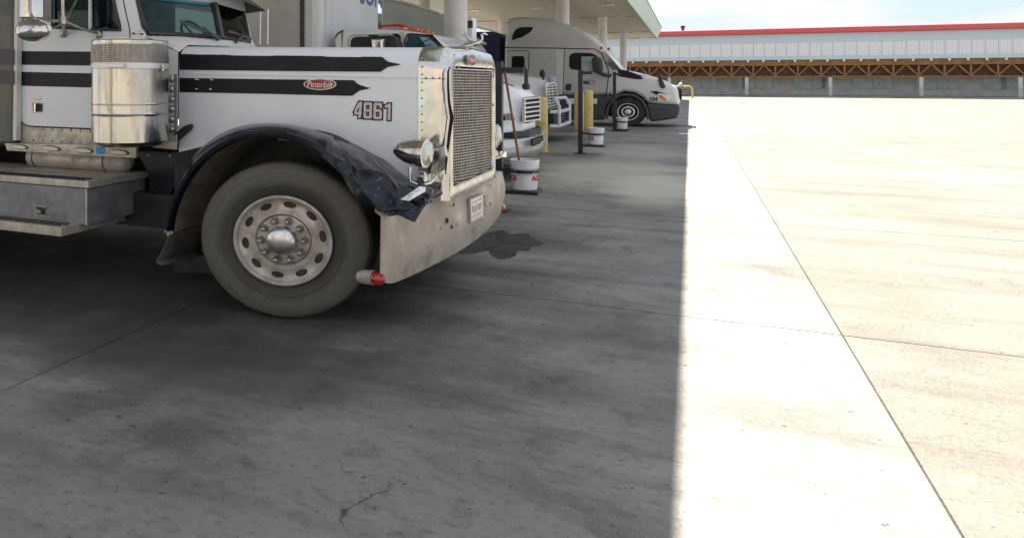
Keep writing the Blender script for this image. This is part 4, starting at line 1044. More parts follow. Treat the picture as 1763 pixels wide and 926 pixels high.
# near mirrors
mr = MB().tube([PY(51,-40,4.42), PY(51,20,4.42), PY(55,30,4.42), PY(66,35,4.44), PY(104,37,4.60)], .014, 8)
mr.tube([PY(107,-60,4.60), PY(109,34,4.60), PY(110,58,4.84)], .014, 8).tube([PY(112,38,4.60), PY(140,50,4.72), PY(172,59,4.85)], .011, 8).tube([PY(115,34,4.60), PY(136,-8,4.84)], .009, 8).tube([PY(60,46,4.40), PY(92,49,4.46), PY(108,40,4.6)], .009, 8)
marm = obj('mirror_arm', mr, M['nut'], cab, smooth=True)
obj('arm_knuckle', MB().lathe([(.028,0),(.03,.03),(.024,.06)], PY(110,42,4.60), (0,0,1), 12), M['nut'], marm, smooth=True)
for (u, v) in ((110,58.5),(171,60)): obj('arm_foot', MB().lathe([(.04,0),(.035,.02),(.015,.03)], PY(u, v, CYN-.001), (0,-1,0), 12), M['nut'], marm, smooth=True)
mh = obj('mirror', MB().prism([PY(u, v, 4.42) for u, v in ((31,-60),(51.5,-60),(51.5,33),(31,33))], (.06,.10,0)), M['chrome'], cab, bevel=.02)
cm = MB().lathe([(.150,0),(.155,.008),(.150,.02),(.12,.045),(.07,.062),(0,.07)], PY(58.5,52.5,4.40), (.30,-1,.02), 36, (1.0, .60))
cvm = obj('convex_mirror', cm, M['chrome'], cab, smooth=True, angle=60)
obj('mirror_rim', MB().tube([PY(58.5+30*math.cos(t), 52.5+18*math.sin(t), 4.40) for t in [2*math.pi*i/40 for i in range(41)]], .007, 6), M['badgew'], cvm, smooth=True)
# rear pillar inside the glass, with a little pale notice
obj('rear_pillar', MB().prism([PY(u, v, CYN-.014) for u, v in ((53,-60),(76,-60),(76,34),(53,34))], (0,.01,0)), mat('grey_frame', (.50,.49,.50), .5), cab)
obj('rear_pillar', MB().prism([PY(u, v, CYN-.012) for u, v in ((76,-60),(89,-60),(89,36),(76,36))], (0,.01,0)), mat('grey_frame_dark', (.26,.25,.26), .5), cab)
obj('notice', MB().prism([PY(u, v, CYN-.018) for u, v in ((57,20.5),(72,20.5),(72,31),(57,31))], (0,.003,0)), M['white2'], cab)
# ---- sleeper box behind the cab
sx1 = PY(27, 100, 4.80).x
slp = obj('sleeper', MB().box(-7.2, sx1, 4.78, 6.66, 1.05, 3.1), M['sleeper'], WH, bevel=.05)
for v0_, v1_ in ((85, 112), (122, 146)): strip(((-40,v0_-1),(23,v0_),(23,v1_),(-40,v1_-1)), M['sleeperstripe'], 'stripe', y=4.774, th=.003, par=slp)
obj('sleeper_edge', MB().prism([PY(u, v, 4.79) for u, v in ((26,-60),(31,-60),(28,242),(22,242))], (0,.05,0)), M['cream'], WH)
# ---- kick panel with rivets
kp = side([(28,207),(60,219.8),(171,224),(232,226),(238,252),(178,250),(28,246)], CYN-.005, M['steel'], 'kick_panel', .02)
rv = MB()
for i in range(9):
    for v in (221.5 + i*.55, 240.5 + i*.7): rv.lathe([(.012,0),(.010,.006),(0,.009)], PY(41+i*16.2, v, CYN-.006), (0,-1,0), 9)
tag(obj('rivets', rv, M['nut'], kp, smooth=True), kind='stuff')
# light strip
ls = obj('light_strip', MB().prism([PY(u, v, 4.74) for u, v in ((8,247),(178,250),(234,253.5),(233.5,272.5),(12,259.5))], (0,.03,0)), M['steel'], WH, bevel=.003)
for (u, v, w_) in ((34,253,14),(88,255.5,16),(144,259,16),(205.5,262.5,16)):
    c_ = PY(u, v, 4.738); hw = (PY(u+w_, v, 4.738).x - c_.x)
    l_ = oval(c_, (1,0,-.05), (0,0,1), (0,-1,0), hw*1.05, .023, M['darkplastic'], 'side_lamp', ls, .006)
    oval(c_ + Vector((0,-.006,0)), (1,0,-.05), (0,0,1), (0,-1,0), hw*.93, .017, M['ledwhite'], 'lens', l_, .008)
obj('sticker', MB().prism([PY(u, v, 4.734) for u, v in ((165,253),(179,252),(180,265),(165,266))], (0,.002,0)), M['bluesticker'], ls)
# air tank
ta, tb = PY(54, 283, 5.0), PY(222, 287, 4.95); ta.z = tb.z = 1.0
tz = 1.64 - (285-139)*6.1/1283
ta = Vector((PY(52,283,5.0).x, 5.0, tz)); tb = Vector((PY(226,287,5.0).x, 5.0, tz)); ln = (tb-ta).length
tk = obj('air_tank', MB().lathe([(0,0),(.05,.01),(.09,.04),(.098,.08),(.098,ln-.1),(.085,ln-.05),(.05,ln-.01),(0,ln)], ta, tb-ta, 28), M['steel'], WH, smooth=True, angle=60)
for f in (.1, .80): obj('tank_strap', MB().lathe([(.101,0),(.101,.012)], ta.lerp(tb, f), tb-ta, 28), M['darkplastic'], tk)
# tool box step
yb = 4.42
bx0, bx1 = -6.6, PY(150, 340, yb).x
z1, z2 = PY(150, 312, yb).z, PY(150, 388, yb).z
tbx = obj('tool_box', MB().box(bx0, bx1, yb, 5.1, z2, z1-.06), M['toolbox'], WH, bevel=.006)
lid = obj('top_step', MB().box(bx0-.01, bx1+.02, yb-.01, 5.12, z1-.055, z1), M['steel'], WH, bevel=.006)
for par_, y0_, z_, x1_ in ((lid, yb+.02, z1, bx1), ):
    pass
def treads(x0, x1, y0, y1, z, par):
    mb = MB(); n = int((x1-x0)/.045)
    for i in range(n):
        for j in range(3):
            yy = y0 + (y1-y0)*(j+.5)/3; xx = x0 + i*.045 + (.02 if j % 2 else 0)
            mb.box(xx, xx+.028, yy-.008, yy+.008, z+.0005, z+.006)
    tag(obj('tread_studs', mb, M['stripe'], par), kind='stuff')
treads(bx0+1.0, bx1-.03, yb+.0, yb+.14, z1, lid)
low = PY(105, 395, 4.24)
stp = obj('bottom_step', MB().box(bx0, PY(105,395,4.24).x, 4.24, 5.1, PY(105,408,4.24).z, PY(105,392,4.24).z), M['steel'], WH, bevel=.006)
treads(bx0+1.0, low.x-.03, 4.27, 4.40, PY(105,392,4.24).z, stp)
lt = obj('box_latch', MB().prism([PY(u, v, yb-.004) for u, v in ((60,353),(79,355),(79,373.5),(60,371.5))], (0,.003,0)), M['nut'], tbx, bevel=.001)
obj('latch_cavity', MB().prism([PY(u, v, yb-.008) for u, v in ((62,356),(77,358),(77,370),(62,368.5))], (0,.003,0)), M['chassis'], lt)
obj('latch_handle', MB().box(PY(65,360,yb).x, PY(74,360,yb).x, yb-.024, yb-.009, PY(65,366,yb).z, PY(65,360,yb).z), M['nut'], lt)
for (u, v) in ((46,331),(93,336),(143,341.5),(3,327),(1,364),(52,371),(87,375),(143,381)):
    obj('box_rivet', MB().lathe([(.008,0),(.007,.004),(0,.006)], PY(u, v, yb-.001), (0,-1,0), 8), M['nut'], tbx)
obj('box_edge', MB().box(bx1-.012, bx1+.004, yb-.006, yb-.001, z2, z1-.06), M['steel'], tbx)
# ---- air cleaner
ac = Vector((PY(224.5,160,4.60).x, 4.60, 0)); zt_, zb2 = PY(224,71,4.60).z, PY(224,249,4.60).z
ra = (PY(278,160,4.60).x - PY(171,160,4.60).x)/2*.945
Z = lambda v: PY(224, v, 4.60).z - zb2
acb = obj('air_cleaner', MB().lathe([(ra*.80,-.004),(ra*.84,.0),(ra*.86,.012),(ra*.97,.026),(ra,.034),(ra,.038),(ra,.06),(ra,Z(195)-.02),(ra,Z(195)-.003),(ra+.002,Z(195)),(ra,Z(195)+.003),(ra,Z(195)+.02),(ra,Z(109))], (ac.x, ac.y, zb2), (0,0,1), 64), M['cleaner'], WH, smooth=True, angle=40)
obj('intake_screen', MB().lathe([(ra*.992,Z(109)),(ra*.992,Z(79))], (ac.x, ac.y, zb2), (0,0,1), 64), mat('perforated_screen', (.20,.19,.18), .5, .7, (.36,.34,.32), 160, .45, .55, bump=.5, bscale=200), acb, smooth=True)
sc_ = MB()
for k in range(9): sc_.lathe([(ra*.995, Z(107-3.3*k)), (ra*.9955, Z(107-3.3*k)+.003)], (ac.x, ac.y, zb2), (0,0,1), 48)
for k in range(48):
    a = 2*math.pi*k/48; sc_.box(0,0,0,0,0,0) if False else sc_.bar(Vector((ac.x+ra*.994*math.cos(a), ac.y+ra*.994*math.sin(a), zb2+Z(108))), Vector((ac.x+ra*.994*math.cos(a), ac.y+ra*.994*math.sin(a), zb2+Z(80))), .003, .003)
tag(obj('screen_wires', sc_, M['nut'], acb), kind='stuff')
obj('cleaner_cap', MB().lathe([(ra*1.002,Z(79)),(ra*1.006,Z(77)),(ra*1.006,Z(72.5)),(ra*.98,Z(71)),(ra*.5,Z(70)),(0,Z(69.5))], (ac.x, ac.y, zb2), (0,0,1), 64), M['cleaner'], acb, smooth=True, angle=40)
obj('cleaner_band', MB().lathe([(ra*1.0,Z(119.5)),(ra*1.02,Z(119)),(ra*1.02,Z(110.5)),(ra*1.0,Z(110))], (ac.x, ac.y, zb2), (0,0,1), 64), M['badgew'], acb, smooth=True, angle=40)
obj('cleaner_band', MB().lathe([(ra*1.0,Z(180)),(ra*1.008,Z(179)),(ra*1.008,Z(178)),(ra*1.0,Z(177))], (ac.x, ac.y, zb2), (0,0,1), 64), M['cleaner'], acb, smooth=True)
for u in (167.5, 281): 
    p = PY(u, 116, 4.60); obj('band_bolt', MB().cyl(p+Vector((0,0,-.03)), p+Vector((0,0,.025)), .013, .013, 8), M['nut'], acb)
obj('strap_clip', MB().box(ac.x+.03, ac.x+.20, ac.y-ra*1.06, ac.y-ra*.98, zb2+Z(118.5), zb2+Z(111.5)), M['badgew'], acb, bevel=.003)
obj('mount_bracket', MB().box(ac.x-.3, ac.x-.1, ac.y+ra*.6, CYN, zb2+.15, zb2+.5), M['darkplastic'], acb)
obj('door_hinge_cover', MB().prism([PY(u, v, CYN-.02) for u, v in ((172,128),(163,131),(160,142),(160,185),(163,196),(172,201))], (0,-.02,0)), M['darkplastic'], cab)
# knob column between cleaner and hood
kc = side([(286,128),(304,128),(304,234),(287,234)], YH-.012, M['steel'], 'knob_strip', .01)
side([(277,126),(287,126),(287,232),(279,232)], YH-.008, M['void'], 'cleaner_gap', .01)
for i in range(6):
    c_ = PY(296, 136.5+17.3*i, YH-.014)
    kb = obj('knob', MB().lathe([(.030,0),(.030,.012),(.014,.014)], c_+Vector((-.008,0,0)), (0,-1,0), 16), M['stripe'], kc, smooth=True)
    obj('knob_cap', MB().lathe([(.026,.0),(.026,.02),(.018,.036),(0,.04)], c_ + Vector((.018,-.012,.004)), (.35,-1,0), 14), M['cap'], kb, smooth=True)
# rubber hood latch
la = MB().prism([PY(u, v, YH-.02) for u, v in ((292,252),(291,246),(303,230),(318,218),(331,213),(334,216),(331,223),(316,236),(301,249),(297,255))], (0,-.028,0))
hl = obj('hood_latch', la, M['darkplastic'], hood, bevel=.008)
obj('latch_pin', MB().cyl(PY(302,238,YH-.06), PY(302,238,YH-.045), .012), M['nut'], hl)
obj('cowl_latch_plate', MB().prism([PY(u, v, CYN+.02) for u, v in ((278,240),(304,232),(304,258),(262,254))], (0,.01,0)), M['steel'], WH)
# ================================================================ OTHER TRUCKS
def loft(secs): return MB().grid(secs, True).add([p for p in secs[0]], [tuple(range(len(secs[0])))]).add([p for p in secs[-1]], [tuple(range(len(secs[-1])))])
def rsec(x, y0, y1, z0, z1, r, n=5, xo=None):      # rounded section across the truck (top corners round)
    p = [Vector((x, y0, z0))]
    for i in range(n+1):
        a = i/n*math.pi/2; p.append(Vector((x, y0+r-r*math.cos(a), z1-r+r*math.sin(a))))
    for i in range(n+1):
        a = i/n*math.pi/2; p.append(Vector((x, y1-r+r*math.sin(a), z1-r+r*math.cos(a))))
    p.append(Vector((x, y1, z0)))
    for i in range(1, 4): p.append(Vector((x, y1+(y0-y1)*i/4, z0)))
    return p
def simple_wheel(c, par, sd=-1, r=.51, mt=None, name='front_wheel', holes=True, sx=1.1):
    w_ = obj(name, MB().lathe([(.3,-.28),(r-.02,-.28),(r,-.24),(r,-.04),(r-.02,-.005),(r-.06,.004),(.33,-.005),(.305,-.03)], c, (0,sd,0), 40, (sx,1), cap=False), M['tread'], par, smooth=True, angle=30)
    obj('rim', MB().lathe([(.306,-.03),(.306,.004),(.29,.004),(.27,-.03),(.2,-.03),(.17,-.02),(.15,-.03),(.10,-.03),(.095,.03),(.05,.05),(0,.05)], c, (0,sd,0), 36, (sx,1)), mt or M['cap'], w_, smooth=True, angle=35)
    if holes:
        for k in range(10):
            a = 2*math.pi*k/10; p = Vector(c)+Vector((.235*math.cos(a)*sx, sd*-.0285, .235*math.sin(a)))
            obj('hand_hole', MB().lathe([(.028,0),(.028,.002)], p, (0,sd,0), 10), M['void'], w_)
            p = Vector(c)+Vector((.13*math.cos(a+.3)*sx, sd*-.03, .13*math.sin(a+.3)))
            obj('wheel_nut', MB().lathe([(.018,0),(.014,.03),(0,.04)], p, (0,sd,0), 7), M['nut'], w_)
    return w_
def panel(pts, y, m, name, par, th=.02, bev=0, seg=2):
    return obj(name, MB().prism([PY(u, v, y) for u, v in pts], (0, th, 0)), m, par, bevel=bev, seg=seg)
# ---------------------------------------------------------------- second truck: white day cab
T2 = thing('semi_truck', 'white blunt-nosed truck with five-bar chrome grille parked next behind the dented one', 'truck', (-4, 13.4, 0))
y0, y1 = 12.15, 14.65; yc = 13.4
# cab shell traced at its near side
cabp = [(575,100),(575,68),(577,60),(582,53),(590,50.5),(640,50),(690,52),(720,56),(745,60),(766,78),(771,84),(771,112),(700,122),(575,122)]
c2 = panel(cabp, y0+.04, M['white2'], 'cab', T2, th=2.4, bev=.12, seg=4)
panel([(603,80),(604,70),(608,65),(616,63.5),(640,64),(640,84),(603,84)], y0+.03, M['glassdark'], 'side_window', c2, bev=.003)
panel([(641,84),(641,64),(668,62),(677,66),(683,76),(685,84)], y0+.03, M['glassdark'], 'side_window', c2, bev=.003)
panel([(675,58.5),(685,58.5),(690,63),(690,70),(684,69),(677,64)], y0+.028, M['glassdark'], 'quarter_window', c2, bev=.003)
panel([(588.5,84),(590,55),(592,52),(588,53),(580,58),(576,66),(577,67),(581,60),(588,55.5)], y0+.03, M['darkplastic'], 'rear_seal', c2, th=.01)
panel([(688,84),(701,84),(695,56),(689,55)], y0+.03, M['trailer'], 'pillar', c2, th=.01)
# windscreen wraps the front
wsa = PY(701,61,y0+.10); wsb = PY(704,100,y0+.06)
wx = PY(771,84,y0+.05).x
ws = MB().grid([[PY(702,60.5,y0+.04), PY(706,59.5,y0+.35)+Vector((.18,0,0)), PY(706,59.5,y0+.35)+Vector((.24,1.0,0)), PY(706,59.5,y0+.35)+Vector((.18,1.75,0))],
                [PY(700,92,y0+.01), PY(700,92,y0+.35)+Vector((.72,0,0)), PY(700,92,y0+.35)+Vector((.80,1.0,0)), PY(700,92,y0+.35)+Vector((.70,1.75,0))]])
obj('windscreen', MB().prism([PY(703,61,y0+.03), PY(744,63,y0+.03), PY(764,86,y0+.03), PY(700,90,y0+.03), PY(699,76,y0+.03)], (0,.01,0)), M['glassteal'], c2, bevel=.003)
# rounded chrome mirror + black arm
obj('mirror', MB().prism([PY(u, v, y0-.25) for u, v in ((638,67),(657,67),(657,92),(640,92))], (.05,.12,0)), M['chrome'], c2, bevel=.03)
obj('mirror', MB().prism([PY(u, v, y0-.12) for u, v in ((660,64),(668,61.5),(680,64),(686,78),(686,92),(660,92))], (.05,.12,0)), M['darkplastic'], c2, bevel=.03)
obj('mirror_arm', MB().box(PY(640,62,y0).x, PY(650,62,y0).x, y0-.15, y0+.05, PY(640,65,y0).z, PY(640,61,y0).z), M['darkplastic'], c2)
for i, (u, v) in enumerate(((715,51),(722,52.5),(733,55),(741,56.5))):
    p = PY(u, v, y0+.35+.4*i); obj('roof_lamp', MB().lathe([(.05,-.09),(.055,.0),(.03,.06),(0,.07)], p+Vector((0,0,.0)), (1,0,-.1), 10, (1.3,.7)), M['amber'], c2, smooth=True)
obj('roof_lamp', MB().box(PY(688,50,y0+.3).x, PY(697,50,y0+.3).x, y0+.25, y0+.5, PY(690,51.8,y0+.3).z, PY(690,47,y0+.3).z), M['amber'], c2, bevel=.02)
# hood
secs = []
for x, yy0, yy1, zt, r in ((-4.35, 12.2, 14.6, 1.98, .35), (-3.8, 12.25, 14.55, 1.88, .35), (-3.3, 12.3, 14.5, 1.74, .34), (-2.9, 12.45, 14.35, 1.58, .30), (-2.68, 12.7, 14.15, 1.46, .2), (-2.60, 12.85, 13.98, 1.36, .12)):
    secs.append(rsec(x, yy0, yy1, .72, zt, r))
hd2 = obj('hood', loft(secs), M['white2'], T2, smooth=True, angle=50)
# flared front wing
secs = []
for x, yy, zt in ((-3.9, 12.12, 1.06), (-3.5, 12.05, 1.14), (-3.1, 12.08, 1.10), (-2.85, 12.2, 1.0), (-2.72, 12.45, .90)):
    secs.append(rsec(x, yy, yy+.6, .62, zt, .13))
obj('wing', loft(secs), M['white2'], T2, smooth=True, angle=50)
secs = [[Vector((q.x, 26.8-q.y, q.z)) for q in s_] for s_ in secs]
obj('wing', loft(secs), M['white2'], T2, smooth=True, angle=50)
# grille with five bars
XGr = -2.575
ga = MB().prism([PX(u, v, XGr) for u, v in ((903,169),(926,166),(929,172),(929,206),(905,213),(901,208))], (.02, 0, 0))
gr2 = obj('grille', ga, M['void'], T2)
for i in range(6):
    t_ = i/5; a = PX(901.5, 171+39*t_, XGr+.03); b = PX(928.5, 168+38*t_, XGr+.03)
    obj('grille_bar', MB().bar(a, b, .024, .028), M['badgew'], gr2, bevel=.006)
for u in (902, 928.5):
    obj('grille_bar', MB().bar(PX(u,169,XGr+.02), PX(u,209,XGr+.02), .05, .05), M['badgew'], gr2)
hl2 = obj('headlamp', MB().prism([PX(u, v, -2.70) for u, v in ((865,196),(874,195),(882,202),(884,207),(866,208))], (.03,0,0)), M['glassdark'], T2, bevel=.01)
for u in (868.5, 873.5): obj('reflector', MB().bar(PX(u,197,-2.665), PX(u+2.5,206,-2.665), .05, .01), M['badgew'], hl2)
obj('hood_seal', MB().prism([Vector((-3.2,12.1,.78)), Vector((-2.62,12.38,.78)), Vector((-2.50,12.9,.78)), Vector((-2.48,13.9,.78)), Vector((-2.62,14.4,.78)), Vector((-3.2,14.7,.78))], (0,0,-.10)), M['stripe'], T2)
bpoly = [Vector((-3.3,12.02,.66)), Vector((-2.80,12.10,.66)), Vector((-2.55,12.45,.66)), Vector((-2.42,13.0,.66)), Vector((-2.40,13.4,.66)), Vector((-2.42,13.9,.66)), Vector((-2.52,14.5,.66)), Vector((-3.2,14.75,.66))]
lo_ = [p + Vector((-.12,0,-.36)) for p in bpoly]; md_ = [p + Vector((.03,0,-.12)) for p in bpoly]
bm2 = MB().grid([[p + Vector((-.15,0,.02)) for p in bpoly], bpoly, md_, [p+Vector((.01,0,-.2)) for p in bpoly], lo_])
b2_ = obj('bumper', bm2, M['silverhood'], T2, smooth=True, angle=20, solid=.02)
obj('fog_recess', MB().prism([PX(u, v, -2.39) for u, v in ((913,240),(933,233),(934,245),(915,252))], (.02,0,0)), M['void'], b2_)
for v in (243, 247): obj('fog_lamp_bar', MB().bar(PX(916,v+1,-2.36), PX(931,v-4,-2.36), .02, .02), M['darkplastic'], b2_)
obj('chassis_frame', MB().box(-7.5,-2.9,12.7,14.1,.5,1.1), M['chassis'], T2)
for yy, sd in ((12.2,-1),(14.6,1)): simple_wheel((-3.55, yy, .51), T2, sd, holes=False)
for yy, sd in ((12.2,-1),(14.6,1)): simple_wheel((-7.6, yy, .51), T2, sd, name='drive_wheel', holes=False)
hm = MB().tube([PY(899,121,12.5), PY(903,118,12.45), PY(906,122,12.4), PY(906,146,12.4)], .035, 8)
hmo = obj('hood_mirror', hm, M['darkplastic'], T2, smooth=True)
obj('mirror_head', MB().prism([PY(u, v, 12.35) for u, v in ((898,147),(900,144),(907,144),(909,149),(908,155),(901,155),(898,152))], (.03,.08,0)), M['darkplastic'], hmo, bevel=.015)
obj('pinstripe', MB().tube([PY(846,140,12.14), PY(866,142,12.14), PY(884,148,12.18)], .012, 5), M['acered'], hd2)
tag(obj('red_cord', MB().tube([PY(u, v, 12.9) for u, v in ((652,46),(668,45),(684,44),(694,45.5),(703,49),(709,52))], [.018,.018,.025,.03,.022,.015], 8), M['acered'], smooth=True), 'red cord lying over the roof of the white blunt-nosed truck', 'cord')
# trailer behind it
TR2 = thing('trailer', 'tall white box trailer with navy lettering on its riveted nose, behind the white cab', 'trailer', (-12, 13.4, 0))
xn = -6.05; ty0, ty1 = 12.1, 14.72
tsec = MB()
pl2 = []
for i in range(7):
    a = i/6*math.pi/2; pl2.append((xn-.30+.30*math.sin(a)*1, ty0+.22-.22*math.cos(a)))
pl2 = [(-19, ty0)] + pl2 + [(xn, ty1), (-19, ty1)]
tb_ = obj('box', MB().prism([Vector((x, y, 1.15)) for x, y in pl2], (0,0,2.95)), M['trailer'], TR2, smooth=True, angle=35)
for (a, b, nm) in ((528.5,530.5,1), (553,554.5,1)):
    pass
obj('corner_post', MB().lathe([(.13,0),(.13,2.96)], (xn-.17, ty0+.125, 1.145), (0,0,1), 20), M['white2'], TR2, smooth=True)
rv = MB()
for k in range(22):
    z = 1.3 + .125*k
    for yy in (ty0+.36, ty1-.10): rv.lathe([(.014,0),(.010,.006),(0,.008)], (xn+.001, yy, z), (1,0,0), 6)
tag(obj('rivets', rv, M['nut'], tb_), kind='stuff')
obj('side_seam', MB().box(PY(520,40,ty0).x-.04, PY(520,40,ty0).x+.05, ty0-.02, ty0-.002, 1.2, 4.05), M['darkplastic'], tb_)
obj('side_skin', MB().box(-18.9, PY(517,40,ty0).x-.05, ty0-.012, ty0-.002, 1.2, 4.08), M['trailergrey'], tb_)
obj('lettering', text_mb('SON', .60, Vector((xn+.003, PX(619,4,xn).y, PX(619,5.5,xn).z-.0)), (0,1,0), (0,0,1), (1,0,0), .001, .012), M['navyprint'], tb_)
obj('underframe', MB().box(-18.5,-8.5,12.9,13.9,.9,1.15), M['chassis'], TR2)
for xx in (-16.5,-17.8):
    for yy, sd in ((12.15,-1),(14.65,1)): simple_wheel((xx, yy, .51), TR2, sd, name='trailer_wheel', holes=False)
# ---------------------------------------------------------------- third truck: high pale roof, tall chrome grille
T3 = thing('semi_truck', 'white truck with tall chrome barred grille and tube bumper guard, behind the first yellow post', 'truck', (-6, 21.5, 0))
y0 = 20.3
rf = [(655,-1),(672,0),(690,4),(710,9),(735,17),(760,26),(765,31),(774,40),(781,50),(786,60),(812,100),(806,130),(655,130)]
c3 = panel(rf, y0, M['greenwhite'], 'cab', T3, th=2.4, bev=.10, seg=3)
panel([(782,66),(788,68),(806,97),(790,97)], y0-.005, M['glassteal'], 'windscreen', c3, th=.01)
panel([(780,60),(788,60),(800,68),(798,71),(784,68)], y0-.1, M['greenwhite'], 'sun_visor', c3, th=2.5)
obj('front_glass', MB().prism([PY(789,68,y0+.15)+Vector((.03,0,0)), PY(811,97,y0+.15)+Vector((.03,0,0)), PY(811,97,y0+.15)+Vector((.03,2.1,0)), PY(789,68,y0+.15)+Vector((.03,2.1,0))], (.01,0,0)), M['glassteal'], c3)
secs = []
for x, a, b, zt, r in ((-5.9,20.4,22.6,1.98,.3), (-5.2,20.5,22.5,1.90,.3), (-4.5,20.55,22.45,1.80,.3), (-3.9,20.65,22.35,1.70,.26), (-3.62,20.75,22.25,1.62,.2)):
    secs.append(rsec(x, a, b, .78, zt, r))
obj('hood', loft(secs), M['white2'], T3, smooth=True, angle=50)
X3 = -3.58
g3 = obj('grille', MB().prism([PX(u, v, X3) for u, v in ((938,146),(952,143),(957,147),(961,176),(959,188),(944,193),(941,180))], (.02,0,0)), M['void'], T3)
fr3 = [PX(u, v, X3+.03) for u, v in ((938,146),(952,142.5),(957,147),(961,176),(959,188),(944,193),(941,180),(938,146))]
obj('grille_frame', MB().tube(fr3, .045, 6), M['badgew'], g3, smooth=True)
for i in range(9):
    t_ = i/8; a = PX(939+4*t_, 149+40*t_, X3+.04); b = PX(956.5+3.5*t_, 148+37*t_, X3+.04)
    obj('grille_bar', MB().bar(a, b, .03, .035), M['badgew'], g3)
for s_ in (.3, .65):
    obj('grille_bar', MB().bar(PX(938+18*s_,147,X3+.03), PX(944+15*s_,191,X3+.03), .035, .05), M['badgew'], g3)
gd = MB()
Xq = -3.18
pz = lambda u, v, y: PY(u, v, y)
zz = (.42, .62, .92, 1.12)
for z in (.42, .80):
    gd.tube([Vector((-3.4,20.35,z)), Vector((Xq,20.5,z)), Vector((Xq,22.4,z)), Vector((-3.4,22.55,z))], .05, 8)
gdo = obj('bumper_guard', gd, M['trailer'], T3, smooth=True)
for y in (20.5, 22.4):
    top_ = 1.18
    obj('guard_upright', MB().tube([Vector((Xq,y,.42)), Vector((Xq,y,.95)), Vector((Xq-.12,y,1.15))], .045, 8), M['trailer'], gdo, smooth=True)
obj('guard_upright', MB().tube([Vector((Xq-.12,20.5,1.15)), Vector((Xq-.12,22.4,1.15))], .045, 8), M['trailer'], gdo, smooth=True)
obj('lower_bumper', MB().box(-3.9,-3.3,20.4,22.5,.45,.85), M['chassis'], T3, bevel=.03)
obj('hood_mirror', MB().lathe([(.05,-.08),(.11,-.04),(.12,.04),(.06,.08)], PY(934,127,20.6), (1,0,0), 12, (.8,.9)).tube([PY(934,130,20.6), PY(936,138,20.6)], .03, 6), M['darkplastic'], T3, smooth=True)
tag(obj('blue_cap', MB().lathe([(.10,0),(.12,.10),(.08,.14),(0,.15)], PY(950,142,21.2), (0,0,1), 12), mat('pale_blue_cloth', (.30,.46,.60), .7), smooth=True), 'pale blue cloth resting on top of the tall chrome grille', 'cloth')
for yy, sd in ((20.35,-1),(22.65,1)):
    simple_wheel((-4.7, yy, .51), T3, sd, holes=False); simple_wheel((-8.6, yy, .51), T3, sd, name='drive_wheel', holes=False)
obj('chassis_frame', MB().box(-9,-3.9,20.8,22.2,.5,1.0), M['chassis'], T3)
obj('trailer_body', MB().box(-20, -8.9, 20.25, 22.85, 1.15, 3.75), M['greenwhite'], T3)
obj('roof_rim', MB().tube([PY(u, v-1.2, y0+.02) for u, v in ((655,-1),(672,0),(690,4),(710,9),(735,17),(760,26))], .03, 6), M['white2'], c3, smooth=True)
# ---------------------------------------------------------------- fourth truck: silver aerodynamic sleeper
T4 = thing('semi_truck', 'warm grey aerodynamic sleeper truck with dark bumper, numbered 104, farthest in the row', 'truck', (-3.3, 29.5, 0))
y0 = 28.3; W4 = 2.45
roof = [(867,115),(868,75),(870,45),(873,34),(884,30),(905,29.5),(930,31.5),(955,36),(980,43.5),(1005,54),(1020,63),(1033,75),(1044,88),(1056,104),(1070,121),(1072,131),(1050,165),(868,165)]
c4 = panel(roof, y0, M['silverpaint'], 'cab', T4, th=W4, bev=.16, seg=4)
hoodp = [(1048,165),(1050,122),(1070,120.5),(1090,123.5),(1110,128.5),(1135,136.5),(1152,143),(1163,150),(1167,158),(1170,172),(1170.5,182),(1150,181),(1114,178),(1106,168),(1092,160),(1075,158),(1058,165)]
h4 = panel(hoodp, y0+.02, M['silverhood'], 'hood', T4, th=W4-.04, bev=.14, seg=4)
panel([(1056,118),(1080,122),(1104,131),(1107,137),(1095,137),(1060,131)], y0+.005, M['stripe'], 'hood_vent', h4, th=.02, bev=.004)
bmp = panel([(1112,178),(1150,181),(1171,182),(1170,195),(1165,204),(1140,208),(1119,210),(1117,200)], y0, M['darkbumper'], 'bumper', T4, th=W4, bev=.08, seg=3)
panel([(868,163),(1048,163),(1055,168),(1044,180),(1040,207),(868,207)], y0+.05, M['darkbumper'], 'side_skirt', T4, th=.06)
panel([(975,170),(1028,170),(1028,179),(975,179)], y0+.02, M['white2'], 'skirt_panel', T4, th=.02)
obj('wheel_housing', MB().box(-3.0,-.9,28.45,30.6,.35,1.25), M['void'], T4)
obj('chassis_frame', MB().box(-7.5,-1,28.9,30.2,.4,1.0), M['chassis'], T4)
# door
def frame_line(pts, r=.012, m='stripe', y=y0-.004, par=c4, nm='panel_gap'):
    obj(nm, MB().tube([PY(u, v, y) for u, v in pts], r, 5), M[m], par)
frame_line([(868,82.5),(960,83.5),(975,84),(1025,85),(1035,92),(1047,118),(1048,130),(1044,160),(1041,167)], .018)
frame_line([(972,86),(970,130),(969,164)])
frame_line([(1045,128),(1110,130)], .008)
obj('door_edge_panel', MB().prism([PY(u, v, y0-.012) for u, v in ((958,86),(971,86),(969,163),(957,163))], (0,.01,0)), M['silverhood'], c4)  # lighter paint strip beside the door's rear gap
frame_line([(873,90),(875,88),(908,88),(911,91),(910,122),(908,124)], .012)
panel([(881,100),(884,97),(900,97),(903,100),(903,118),(900,120),(884,120),(881,118)], y0-.012, M['glassdark'], 'sleeper_window', c4, th=.01)
panel([(881,70),(883,60),(888,51),(897,47.5),(916,47),(918,49),(913,56),(900,64)], y0-.012, M['glassdark'], 'roof_window', c4, th=.01)
wd = panel([(980,99),(982,94),(990,91),(1018,92),(1027,96),(1034,108),(1037,118),(1036,122),(1018,123),(984,120),(980,115)], y0-.014, M['glassdark'], 'door_window', c4, th=.01)
